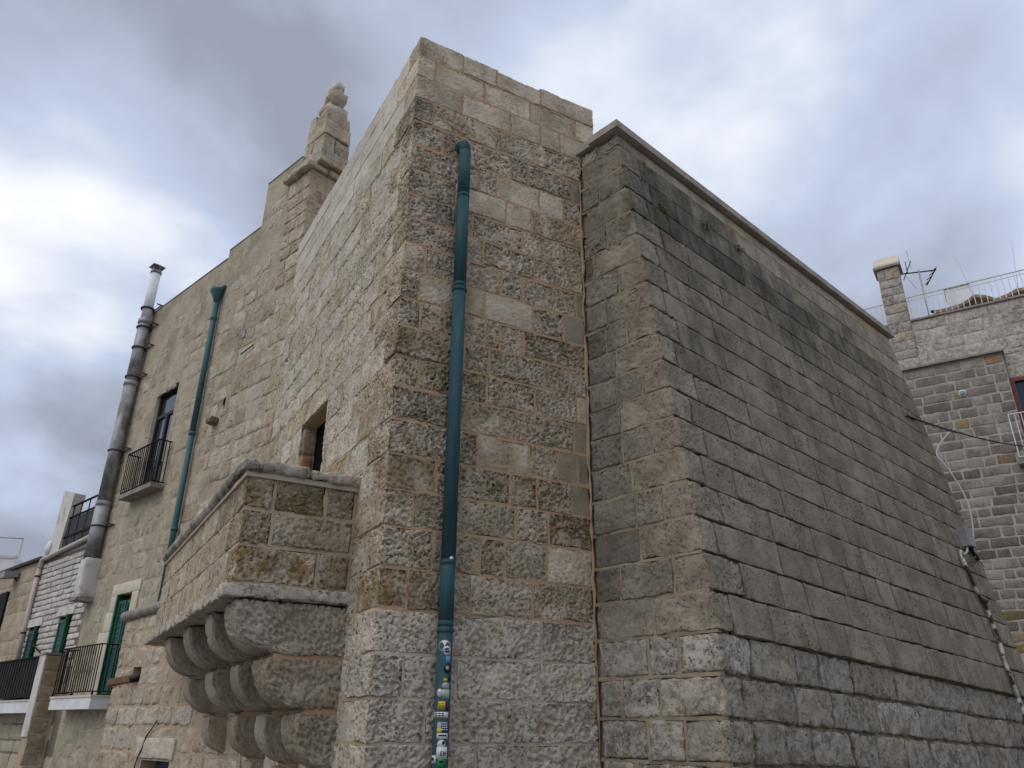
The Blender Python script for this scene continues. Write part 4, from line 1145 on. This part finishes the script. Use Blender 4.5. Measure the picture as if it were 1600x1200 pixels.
MB().fbox(FF, su - 0.17, su + 0.17, zbb - 0.05, zbb - 0.001, -0.05, fw_ + 0.17).build('base_slab', M_slab, fl)

# ------------------------------------------------------------------ low house of whitewashed brick
lw = -0.06
FW = Face(FF.pt(0, 0, lw), FF.U, FF.N)
low = thing('whitewashed_house', FW.pt(8.5, 0), 'low whitewashed brick house with green shutters beyond the flue', 'house')
S1 = (6.83, 7.50, 2.03, 3.60); S2 = (8.55, 9.20, 2.03, 3.50)
WT = 4.92
wall_panel(FW, [6.07, S1[0], S1[1], S2[0], S2[1], 9.45], [0, S1[2], S2[3], S1[3], WT], lambda u, z: inh(u, z, S1) or inh(u, z, S2), 0.4, 'wall', M_mortb, low)
MB().fbox(FW, 6.07, 9.44, 0, WT - 0.15, -4, -0.401).build('back_wall', M_mortb, low)
z = 2.75; row = 0
while z < WT - 0.05:
    h = 0.118
    js = split(6.40 - 0.14 * (row % 2), 9.44, 0.29, rng, 0.75, 1.25)
    for a, b in zip(js[:-1], js[1:]):
        for (p, q) in clip_holes(max(a, 6.09), b, z, z + h, [S1, S2]):
            if q - p < 0.05: continue
            pr = dict(tone=rng.uniform(0.82, 1.05), pit=rng.uniform(0.2, 0.6), ochre=rng.choice([0, 0, 0, 0.25]), white=0.6, grime=0)
            stone(low, 'brick', FW.pt(p + 0.006, z + 0.008, rng.uniform(0.006, 0.02)), FW.U, -FW.N, UP, q - p - 0.012, 0.04, h - 0.020, 0.09, M_brick, r=0.014, amp=0.010, warp=0.008, **pr)
    z += h; row += 1
z = 0.05
while z < 2.7:
    h = rng.uniform(0.22, 0.30); h = min(h, 2.74 - z)
    for a, b in (lambda j: zip(j[:-1], j[1:]))(split(5.2, 9.44, 0.5, rng)):
        if a < 6.08 and z > 1.75: continue
        for (p, q) in clip_holes(a, b, z, z + h, [S1, S2]):
            Fx = FW if p > 6.07 else FF
            if p < 6.07 < q: continue
            pr = dict(tone=rng.uniform(0.8, 1.0), pit=rng.uniform(0.2, 0.6), ochre=rng.choice([0, 0.1, 0.2]), white=0.35, grime=0)
            stone(low, 'stone_block', Fx.pt(p + 0.012, z + 0.012, 0.008), FW.U, -FW.N, UP, q - p - 0.024, 0.05, h - 0.024, 0.08, M_house, r=0.02, amp=0.012, **pr)
    z += h
    if h < 0.1: break
for (H, nm) in ((S1, 'a'), (S2, 'b')):
    MB().fbox(FW, H[0] - 0.01, H[1] + 0.01, H[2], H[3] + 0.01, -0.34, -0.30).build('doorway_back', M_shade, low)
    shutter_leaf(low, 'shutter', FW.pt(H[1] - 0.01, H[2] + 0.02, -0.02), -FW.U * (H[1] - H[0]) * 0.80 - FW.N * 0.02, H[2] + 0.02, H[3] - 0.08, 0.035, M_green, 14)
    shutter_leaf(low, 'shutter', FW.pt(H[0] + 0.05, H[2] + 0.02, 0.10), -FW.N * 0.16 + FW.U * 0.03, H[2] + 0.02, H[3] - 0.01, 0.035, M_green, 14)
    MB().fbox(FW, H[0] - 0.10, H[1] + 0.10, H[3], H[3] + 0.16, -0.05, 0.035).build('lintel', M_whitew, low)
# wing wall between the balconies
ww = MB().fbox(FF, 6.60, 6.90, 0.9, 2.79, -0.05, 0.30).build('wing_wall', M_mortp, low)
z = 0.92
while z < 2.7:
    h = 0.265
    FWs = Face(FF.pt(6.60, 0), FF.N, -FF.U)
    stone(ww, 'stone_block', FWs.pt(0.0, z + 0.008, 0.010), FWs.U, -FWs.N, UP, 0.305, 0.08, h - 0.016, 0.05, M_house, r=0.02, amp=0.012, dent=0.012, tone=rng.uniform(0.7, 0.9), pit=0.5, ochre=rng.uniform(0.2, 0.6), white=0, grime=0.1)
    z += h
MB().fbox(FF, 6.595, 6.905, 1.4, 2.80, 0.301, 0.325).build('wing_face', M_whitew, ww)
MB().fbox(FF, 6.57, 6.93, 2.801, 2.84, -0.05, 0.34).build('wing_cap', M_slab, ww)
stone(ww, 'bracket', FF.pt(6.55, 0.80, 0.30), FF.U, -FF.N, UP, 0.40, 0.34, 0.13, 0.06, M_house, r=0.03, amp=0.012, deep=True, tone=0.85, pit=0.4, ochre=0.4, white=0, grime=0)
lb2 = MB().fbox(FF, 6.906, 10.2, 1.80, 2.0, lw + 0.001, 0.30).build('balcony', M_white, low); lb2['label'] = 'left balcony with white slab and dark screened railing'
MB().fbox(FF, 6.906, 10.22, 2.001, 2.03, lw + 0.001, 0.315).build('slab_edge', M_cream, lb2)
railing(lb2, FF, 6.95, 10.15, 2.07, 2.80, 0.285, 22, side1=0.0)
MB().fbox(FF, 6.95, 10.15, 2.09, 2.78, 0.262, 0.268).build('rail_screen', M_net, lb2)
for (x0, y0, x1, y1) in ((36, 998, 66, 1024), (18, 1037, 30, 1046)):
    a, b = FF.px(x0, y0, 0.1), FF.px(x1, y1, 0.28)
    tube_obj('awning_arm', [FF.pt(*a, 0.0), FF.pt(*b, 0.28)], 0.016, M_iron, lb2, 6)
# older wall farther along
FV = Face(FF.pt(0, 0, -0.08), FF.U, FF.N)
old = thing('ochre_house', FV.pt(11.5, 0), 'weathered ochre stone house at the far left edge beyond the pale pipe', 'house')
wall_panel(FV, [9.46, 15.5], [0, 5.0], lambda u, z: False, 0.4, 'wall', M_mortp, old)
MB().fbox(FV, 9.46, 15.49, 0, 4.8, -4, -0.401).build('back_wall', M_mortp, old)
z = 2.05
while z < 4.95:
    h = min(rng.uniform(0.28, 0.36), 4.98 - z)
    for a, b in (lambda j: zip(j[:-1], j[1:]))(split(9.47, 15.4, 0.62, rng)):
        stone(old, 'stone_block', FV.pt(a + 0.012, z + 0.012, rng.uniform(0.003, 0.012)), FV.U, -FV.N, UP, b - a - 0.024, 0.05, h - 0.024, 0.10, M_house, r=0.02, amp=0.010, tone=rng.uniform(0.8, 1.0), pit=rng.uniform(0.3, 0.7), ochre=rng.uniform(0.1, 0.6), white=0.2, grime=0)
    z += h
    if 4.98 - z < 0.12: break
MB().fbox(FV, 9.46, 15.5, 5.001, 5.06, -0.3, 0.10).build('roof_edge', M_irond, old)
u, z = FV.px(4, 950)
MB().fbox(FV, u - 0.3, u + 0.25, z - 0.7, z + 0.35, 0.015, 0.06).build('shutter', M_iron, old)
# floodlight on the roof edge
fld = thing('floodlight', FV.pt(*FV.px(14, 905, 0.15), 0.15), 'grey floodlight on the roof edge at the far left', 'lamp')
u, z = FV.px(14, 897, 0.2)
V, Fc = hexa(FV.pt(u - 0.22, z - 0.07, 0.05), FV.U * 0.45, FV.N * 0.3 - UP * 0.04, UP * 0.14)
mesh_obj('lamp_body', V, Fc, M_gbox, fld)
tube_obj('lamp_arm', [FV.pt(u, z - 0.02, 0.1), FV.pt(u - 0.05, z - 0.18, -0.02)], 0.02, M_irond, fld, 6)
# pale pipe along the brick wall
pp = [FW.px(x, y, 0.07) for (x, y) in ((141, 825), (118, 838), (90, 860), (66, 880))]
pv = [FW.px(x, y, 0.07) for (x, y) in ((60, 889), (45, 955), (22, 1040))]
pk = thing('pink_drainpipe', FW.pt(pv[-1][0], 2.0, 0.07), 'pale pink pipe along the brick wall top turning down beside the green shutters', 'drainpipe')
sv = pv[1][0]
tube_obj('pipe_run', [FW.pt(6.35, 5.12, 0.07)] + [FW.pt(q[0], 5.10 - 0.05 * (q[0] - 6.4), 0.07) for q in pp] , 0.05, M_pinkp, pk, 10)
tube_obj('elbow', smooth_path([FW.pt(pp[-1][0], 5.10 - 0.05 * (pp[-1][0] - 6.4), 0.07), FW.pt(sv - 0.05, 4.93, 0.07), FW.pt(sv, 4.78, 0.07)], 5), 0.054, M_pinkp, pk, 10)
tube_obj('pipe_drop', [FW.pt(sv, 4.78, 0.07), FW.pt(sv, 2.03, 0.07)], 0.05, M_pinkp, pk, 10)
for z in (4.6, 3.4):
    tube_obj('pipe_clip', [FW.pt(sv, z + 0.02, 0.07), FW.pt(sv, z - 0.02, 0.07)], 0.058, M_irond, pk, 10)
# roof terrace above the brick house
ter = thing('roof_terrace', FW.pt(7.6, WT, -0.1), 'roof terrace with dark screened railing and white parapet end above the brick wall', 'terrace')
MB().fbox(FW, 6.07, 9.44, WT + 0.001, WT + 0.13, -3, 0.02).build('terrace_edge', M_slab, ter)
u0, u1 = FW.px(100, 812, -0.05)[0], 6.2
tz = WT + 0.14
tr = MB().fbox(FW, u1, u0, tz + 0.30, tz + 0.34, -0.09, -0.05).build('railing', M_iron, ter)
MB().fbox(FW, u1, u0, tz + 1.0, tz + 1.03, -0.09, -0.05).build('handrail', M_iron, ter)
MB().fbox(FW, u1, u0, tz + 0.02, tz + 0.72, -0.074, -0.068).build('rail_screen', M_net, ter)
MB().fbox(FW, u1, u0, tz + 0.74, tz + 0.77, -0.09, -0.05).build('mid_rail', M_iron, ter)
bars(ter, 'post', [FW.pt(u1 + (u0 - u1) * i / 6, tz, -0.07) for i in range(7)], 1.0, 0.014, M_iron)
a = FW.px(78, 852, 0.0)[0]
zt = FW.px(92, 773, 0.0)[1]
pw = MB(); pw.add([FW.pt(a - 0.55, WT + 0.13, -0.02), FW.pt(a, WT + 0.13, -0.02), FW.pt(a, zt, -0.02), FW.pt(a - 0.10, zt + 0.03, -0.02), FW.pt(a - 0.75, zt - 0.15, -0.02)] + [FW.pt(a - 0.55, WT + 0.13, -0.26), FW.pt(a, WT + 0.13, -0.26), FW.pt(a, zt, -0.26), FW.pt(a - 0.10, zt + 0.03, -0.26), FW.pt(a - 0.75, zt - 0.15, -0.26)],
       [(0, 1, 2, 3, 4), (9, 8, 7, 6, 5), (1, 0, 5, 6), (2, 1, 6, 7), (3, 2, 7, 8), (4, 3, 8, 9), (0, 4, 9, 5)])
pw.build('parapet_end', M_whitew, ter)
V, Fc = tube([FW.pt(a + 0.1, WT + 0.32, -0.05), FW.pt(a + 0.11, WT + 0.32, 0.0), FW.pt(a + 0.12, WT + 0.32, 0.05)], [0.19, 0.17, 0.05], 16)
sat = thing('satellite_dish', FW.pt(a + 0.1, WT + 0.1, -0.05), 'small white satellite dish at the foot of the white parapet', 'satellite dish')
mesh_obj('dish', V, Fc, M_white, sat, True)
tube_obj('dish_mast', [FW.pt(a + 0.1, WT + 0.08, -0.08), FW.pt(a + 0.1, WT + 0.34, -0.06)], 0.02, M_alu, sat, 6)
# distant white building with a roof rail
dw = thing('white_building', D(-37) * 32, 'distant plain white building with a thin roof railing at the left edge', 'building')
FD = Face(D(-34.5) * 30, D(-100), D(-190))
ztd = FD.px(15, 872)[1]
MB().fbox(FD, -1.2, 9, 0, ztd, -6, 0).build('wall', M_white, dw)
MB().fbox(FD, -1.2, 9, ztd, ztd + 0.08, -0.2, 0.03).build('roof_edge', M_whitew, dw)
a0 = FD.px(60, 842, 0)
tube_obj('roof_rail', [FD.pt(-1.15, ztd + 0.7, -0.3), FD.pt(5, ztd + 0.7, -0.3)], 0.02, M_pinkp, dw, 6)
bars(dw, 'rail_post', [FD.pt(-1.15 + 1.0 * i, ztd + 0.05, -0.3) for i in range(7)], 0.66, 0.015, M_pinkp)

# ------------------------------------------------------------------ house across the street (right)
rh = thing('street_house', FQ.pt(1.0, 0), 'stone house across the street behind the bastion, with chimney and roof railing', 'house')
QT = 13.0
WDW = (2.06, 4.3, 7.9, 10.62)
wall_panel(FQ, [-6, WDW[0], WDW[1], 30], [0, WDW[2], WDW[3], QT], lambda u, z: inh(u, z, WDW), 0.5, 'wall', M_mortf, rh)  # right end carried on out of view, added to block low sky from the bastion
MB().fbox(FQ, -6, 29.98, 0, QT - 0.3, -6, -0.501).build('back_wall', M_mortf, rh)
LW_ = 0.22; LX0, LX1, LZ = -6.0, FQ.px(1566, 556, 0.22)[0], 11.36
MB().fbox(FQ, LX0, LX1, 0, LZ, 0.001, LW_).build('lower_wall', M_mortf, rh)
z = LZ - 0.02; row = 0
while z > 3.4:
    h = rng.uniform(0.24, 0.30)
    j = split(-1.3 if z > 8 else -0.6, LX1, 0.56, rng, 0.45, 1.5)
    for a, b in zip(j[:-1], j[1:]):
        if a < -0.9 - (11 - z) * -0.33 and z < 9: 
            pass
        pr = dict(tone=rng.choice([0.55, 0.7, 0.8, 0.9, 1.0]) * rng.uniform(0.92, 1.1) * (1.12 if z > 10.6 else 1.0), pit=rng.uniform(0.2, 0.6), ochre=1.0 if rng.random() < 0.05 else 0.0, white=0.15, grime=0.15 if z < 10.4 else 0)
        stone(rh, 'stone_block', FQ.pt(a + 0.022, z - h + 0.022, LW_ + rng.uniform(0.008, 0.016)), FQ.U, -FQ.N, UP, b - a - 0.044, 0.06, h - 0.044, 0.09, M_far, r=0.018, amp=0.010, warp=0.022, **pr)
    z -= h
z = QT - 0.02
while z > 7.0:
    h = rng.uniform(0.33, 0.42)
    lo_ = -1.0 if z > LZ + 0.1 else LX1 + 0.03
    if z - h < LZ + 0.12 < z: h = max(z - (LZ + 0.13), 0.15)
    if lo_ < 0: segs = split(-1.0, 6.0, 0.62, rng, 0.6, 1.35)
    else: segs = split(LX1 + 0.03, 6.0, 0.62, rng)
    for a, b in zip(segs[:-1], segs[1:]):
        for (p, q) in clip_holes(a, b, z - h, z, [(WDW[0] - 0.04, WDW[1], WDW[2], WDW[3])]):
            if p > 4.6: continue
            pr = dict(tone=rng.uniform(1.1, 1.45), pit=rng.uniform(0.15, 0.4), ochre=0.7 if rng.random() < 0.12 else 0.05, white=0.35, grime=0)
            stone(rh, 'stone_block', FQ.pt(p + 0.012, z - h + 0.012, rng.uniform(0.003, 0.016)), FQ.U, -FQ.N, UP, q - p - 0.024, 0.05, h - 0.024, 0.10, M_far, r=0.018, amp=0.008, warp=0.02, **pr)
    z -= h
V, Fc = hexa(FQ.pt(LX0, LZ, 0.0), FQ.U * (LX1 - LX0 + 0.06), FQ.N * 0.34, UP * 0.05)
mesh_obj('ledge', V, Fc, M_slab, rh)
MB().fbox(FQ, LX0, LX1 + 0.02, LZ + 0.051, LZ + 0.10, 0.001, 0.2).build('ledge_top', M_slab, rh)
MB().fbox(FQ, -6, 30, QT + 0.001, QT + 0.06, -0.4, 0.06).build('coping', M_slab, rh)
u, z = FQ.px(1504, 615, LW_)
tube_obj('vent_pipe', [FQ.pt(u, z, LW_ - 0.03), FQ.pt(u, z, LW_ + 0.05)], 0.10, M_white, rh, 16)
tube_obj('vent_grille', [FQ.pt(u, z, LW_ + 0.02), FQ.pt(u, z, LW_ + 0.054)], 0.078, M_gbox, rh, 16)
# chimney of that house
ca, cb = FQ.px(1369, 425)[0], FQ.px(1403, 413)[0]
ch = MB().fbox(FQ, ca + 0.02, cb - 0.02, LZ + 0.11, 14.98, -0.55, 0.05).build('chimney', M_mortf, rh)
z = LZ + 0.12; k = 0
while z < 14.9:
    h = min(rng.uniform(0.27, 0.34), 14.98 - z)
    if 14.98 - (z + h) < 0.15: h = 14.98 - z
    ws = [0.0, 1.0] if k % 3 == 0 else [0, rng.uniform(0.35, 0.65), 1.0]
    for a, b in zip(ws[:-1], ws[1:]):
        stone(ch, 'chimney_stone', FQ.pt(ca + (cb - ca) * a + 0.01, z + 0.01, 0.07), FQ.U, -FQ.N, UP, (cb - ca) * (b - a) - 0.02, 0.35 if a == 0 or b == 1 else 0.1, h - 0.02, 0.10, M_far, r=0.03, amp=0.014, tone=rng.uniform(0.95, 1.2), pit=0.3, ochre=0.7 if rng.random() < 0.2 else 0.05, white=0.4, grime=0, deep=True)
    z += h; k += 1
    if z > 14.96: break
MB().fbox(FQ, ca - 0.07, cb + 0.07, 14.99, 15.06, -0.62, 0.14).build('chimney_slab', M_slab, ch)
cm = (ca + cb) / 2
for wa, wr in ((0.13, -0.22), (-0.61, -0.26)):
    P = FQ.pt(ca - 0.05, 15.061, wa)
    mesh_obj('cap_tile', *hexa(P, FQ.U * (cb - ca + 0.10), FQ.N * (wr - wa) + UP * 0.42, UP * 0.06), M_cream, ch)
MB().fbox(FQ, cm - 0.2, cm + 0.2, 15.061, 15.2, -0.4, -0.1).build('cap_core', M_shade, ch)
# roof railing
rr_ = MB().fbox(FQ, 0.03, 6.5, QT + 0.90, QT + 0.93, -0.17, -0.14).build('roof_railing', M_alu, rh)
MB().fbox(FQ, 0.03, 6.5, QT + 0.78, QT + 0.80, -0.165, -0.145).build('mid_rail', M_white, rr_)
bars(rr_, 'baluster', [FQ.pt(0.08 + 0.155 * i, QT + 0.06, -0.155) for i in range(28)], 0.85, 0.011, M_white)
rl_ = MB().fbox(FQ, -5.0, ca - 0.03, QT + 0.86, QT + 0.89, -0.17, -0.14).build('roof_railing', M_alu, rh)
bars(rl_, 'baluster', [FQ.pt(ca - 0.10 - 0.15 * i, QT + 0.06, -0.155) for i in range(14)], 0.82, 0.011, M_white)
# window door and its balcony
fr_ = MB().fbox(FQ, WDW[0], WDW[0] + 0.11, WDW[2], WDW[3], -0.12, 0.03).build('window_frame', M_wood, rh)
MB().fbox(FQ, WDW[0] + 0.11, WDW[1], WDW[3] - 0.10, WDW[3], -0.12, 0.028).build('frame_head', M_wood, fr_)
MB().fbox(FQ, WDW[0] + 0.111, WDW[1], WDW[2], WDW[3] - 0.101, -0.12, -0.08).build('pane', M_glassb, fr_)
bz = FQ.px(1590, 717, 0.5)[1]; bu = FQ.px(1575, 647, 0.5)
bl = MB().fbox(FQ, bu[0] - 0.05, 5.5, bz - 0.15, bz, 0.001, 0.55).build('balcony', M_slab, rh); bl['label'] = 'balcony with white railing at the right edge'
railing(bl, FQ, bu[0], 5.4, bz + 0.04, bu[1], 0.5, 26, side0=0.0, r=0.011, mat=M_white, nside=4)
# things on the roof
ant = thing('television_antenna', FQ.pt(0.6, QT, -0.8), 'television antenna on a mast behind the roof railing', 'antenna')
mU, mZ = FQ.px(1435, 422, -0.8)
mB = FQ.px(1452, 492, -0.8)
mpl = FQ.pt(mB[0], QT, -0.8)
mtop = FQ.pt(mU, mZ, -0.8)
tube_obj('mast', [mpl, mtop], 0.028, M_alu, ant, 8)
def qp(x, y): return FQ.pt(*FQ.px(x, y, -0.8), -0.8)
tube_obj('boom', [qp(1411, 428), qp(1463, 422)], 0.022, M_irond, ant, 6)
for (x0, y0, x1, y1, r_) in ((1423, 408, 1412, 438, 0.016), (1414, 409, 1418, 426, 0.014), (1462, 420, 1448, 446, 0.02), (1416, 392, 1424, 420, 0.006), (1416, 432, 1432, 451, 0.006)):
    tube_obj('element', [qp(x0, y0), qp(x1, y1)], r_, M_irond, ant, 6)
for (x, y) in ((1460, 421), (1457, 427), (1453, 434), (1450, 441)):
    p = qp(x, y); tube_obj('element', [p - FQ.U * 0.10 - FQ.N * 0.1, p + FQ.U * 0.07 + FQ.N * 0.1], 0.014, M_irond, ant, 6)
rb = thing('roof_tank', FQ.pt(1.9, QT, -2.2), 'plain white box behind the roof railing', 'tank')
u0, za = FQ.px(1476, 456, -2.0); u1, zb = FQ.px(1514, 446, -2.0)
o = MB().fbox(FQ, u0, u1, QT - 0.28, zb + 0.05, -2.9, -2.0).build('tank_body', M_white, rb)
MB().fbox(FQ, u0 - 0.02, u1 + 0.02, zb + 0.051, zb + 0.09, -2.93, -1.97).build('tank_lid', M_whitew, rb)
cv = thing('cane_canopy', FQ.pt(2.5, QT, -1.2), 'drooping cane canopy on the roof behind the railing', 'canopy')
prof = [FQ.px(x, y, -0.7) for (x, y) in ((1459, 487), (1480, 483), (1500, 477), (1512, 470), (1522, 462), (1540, 463), (1556, 468), (1572, 462), (1588, 453), (1612, 449))]
V, Fc = [], []
for w_ in (-0.6, -1.7):
    for dz in (0.0, -0.10):
        for (u, z) in prof: V.append(FQ.pt(u, z + dz + (0.12 if w_ < -1 else 0), w_))
n = len(prof)
for i in range(n - 1):
    Fc += [(n + i, n + i + 1, i + 1, i), (i, i + 1, 2 * n + i + 1, 2 * n + i), (3 * n + i, 3 * n + i + 1, n + i + 1, n + i), (2 * n + i, 2 * n + i + 1, 3 * n + i + 1, 3 * n + i)]
Fc += [(0, 2 * n, 3 * n, n), (n - 1, 2 * n - 1, 4 * n - 1, 3 * n - 1)]
mesh_obj('cane_sheet', V, Fc, M_tile, cv)
tube_obj('canopy_beam', [FQ.pt(prof[0][0] - 0.05, prof[0][1] - 0.02, -0.62), FQ.pt(prof[3][0], prof[3][1] + 0.05, -1.65)], 0.05, M_iron, cv, 6)
tube_obj('canopy_beam', [FQ.pt(prof[4][0], prof[4][1] + 0.12, -1.72), FQ.pt(prof[9][0], prof[9][1] + 0.16, -1.72)], 0.05, M_iron, cv, 6)
for i, (u, z) in enumerate((prof[2], prof[6], prof[8])):
    tube_obj('canopy_post', [FQ.pt(u, QT - 0.3, -1.0), FQ.pt(u, z - 0.02, -1.0)], 0.03, M_irond, cv, 6)
for (x0, y0, x1, y1, lb_) in ((1492, 400, 1511, 440, 'thin leaning pole on the roof above the white box'), (1581, 379, 1588, 430, 'thin upright pole on the roof near the right edge')):
    a, b = FQ.px(x0, y0, -1.5), FQ.px(x1, y1, -1.5)
    p1, p0 = FQ.pt(*a, -1.5), FQ.pt(*b, -1.5)
    o = tube_obj('roof_pole', [p0 + (p0 - p1) / (p1 - p0)[2] * (p0[2] - QT + 0.3), p1], [0.012, 0.006], M_pinkp, None, 6); tag(o, lb_, 'pole', 'thin poles on the street house roof')

# ------------------------------------------------------------------ cables and conduit on the bastion
def gp_(x, y, w): u, z = FG.px(x, y, w); return FG.pt(u, z, w)
a = gp_(1417, 650, 0.03)
b_ = FQ.pt(*FQ.px(1600, 697, 0.5), 0.5)
dirv = b_ - a
pts = []
for i in range(25):
    t = i / 24 * 1.06
    pts.append(a + dirv * t - UP * 0.25 * (4 * t * (1 - t)) * 0.35)
bc = thing('black_cable', a, 'thick black cable strung from the bastion to the white balcony', 'cable')
tube_obj('cable', pts, 0.015, M_cable, bc, 6)
tw = []
for i in range(40):
    t = i / 39 * 0.30; q = i * 1.1
    tw.append(a + dirv * t - UP * 0.25 * (4 * t * (1 - t)) * 0.35 + UP * 0.035 * math.sin(q) + D(AZ_G + 90) * 0.03 * math.cos(q))
tube_obj('tie_wire', tw, 0.008, M_cable, bc, 5)
tube_obj('wall_hook', [a - FG.N * 0.05, a + FG.N * 0.03, a + FG.N * 0.03 + UP * 0.06], 0.012, M_rust, bc, 6)
def along(t): return a + dirv * t - UP * 0.25 * (4 * t * (1 - t)) * 0.35
p0 = along(0.40)
pb = gp_(1524, 872, 0.05)
cps = [(1490, 671), (1477, 683), (1466, 698), (1464, 712), (1474, 723), (1490, 745), (1505, 770), (1515, 795), (1520, 825), (1521, 850)]
qs = [p0]
d0 = np.linalg.norm(p0 - EYEP); d1 = np.linalg.norm(pb - EYEP)
for i, (x, y) in enumerate(cps):
    t = (i + 1) / (len(cps) + 1); r_ = ray(x, y); r_ /= np.linalg.norm(r_)
    qs.append(EYEP + r_ * (d0 + (d1 - d0) * min(1, t * 1.15)))
qs.append(pb)
o = tube_obj('white_cable', smooth_path(qs, 4), 0.014, M_cablew, None, 6)
tag(o, 'pale thin cable looping down from the black cable to the grey junction box', 'cable')
jb = thing('junction_box', gp_(1506, 842, 0.0), 'grey junction box fixed near the far edge of the bastion', 'junction box')
u, z = FG.px(1507, 843, 0.03)
mesh_obj('box_body', *hexa(FG.pt(u - 0.14, z - 0.13, 0.0), FG.U * 0.24, FG.V * 0.30 , FG.N * 0.10), M_gbox, jb)
mesh_obj('box_lid', *hexa(FG.pt(u - 0.15, z - 0.14, 0.101), FG.U * 0.26, FG.V * 0.32, FG.N * 0.03), M_gbox, jb)
tube_obj('cable_gland', [gp_(1514, 853, 0.05), gp_(1528, 875, 0.06)], 0.035, M_cable, jb, 8)
tube_obj('loose_wire', smooth_path([gp_(1526, 874, 0.05), gp_(1520, 884, 0.08), gp_(1513, 880, 0.05), gp_(1530, 878, 0.06), gp_(1538, 886, 0.03)], 4), 0.006, M_irond, jb, 5)
rc = thing('rusty_conduit', gp_(1600, 1112, 0.04), 'rusty white conduit pipe descending the bastion below the junction box', 'pipe')
tube_obj('hook_end', smooth_path([gp_(1511, 855, 0.05), gp_(1511, 862, 0.05), gp_(1505, 866, 0.05), gp_(1501, 860, 0.05), gp_(1501, 866, 0.04), gp_(1504, 876, 0.04)], 4), 0.017, M_cablew, rc, 8)
pts = [gp_(x, y, 0.045) for (x, y) in ((1503, 872), (1513, 893), (1522, 915), (1531, 932), (1540, 946), (1550, 972), (1560, 997), (1566, 1018), (1574, 1045), (1582, 1065), (1592, 1092))]
tube_obj('conduit', pts, 0.028, M_rust, rc, 8)
pts2 = [gp_(x, y, 0.05) for (x, y) in ((1592, 1092), (1600, 1115), (1612, 1150), (1625, 1190))]
tube_obj('conduit', pts2, 0.028, M_rust, rc, 8)
tube_obj('conduit_clamp', [gp_(1534, 938, 0.02), gp_(1542, 940, 0.09)], 0.035, M_irond, rc, 6)
# a row of courses on the return of the lower house is left to its render
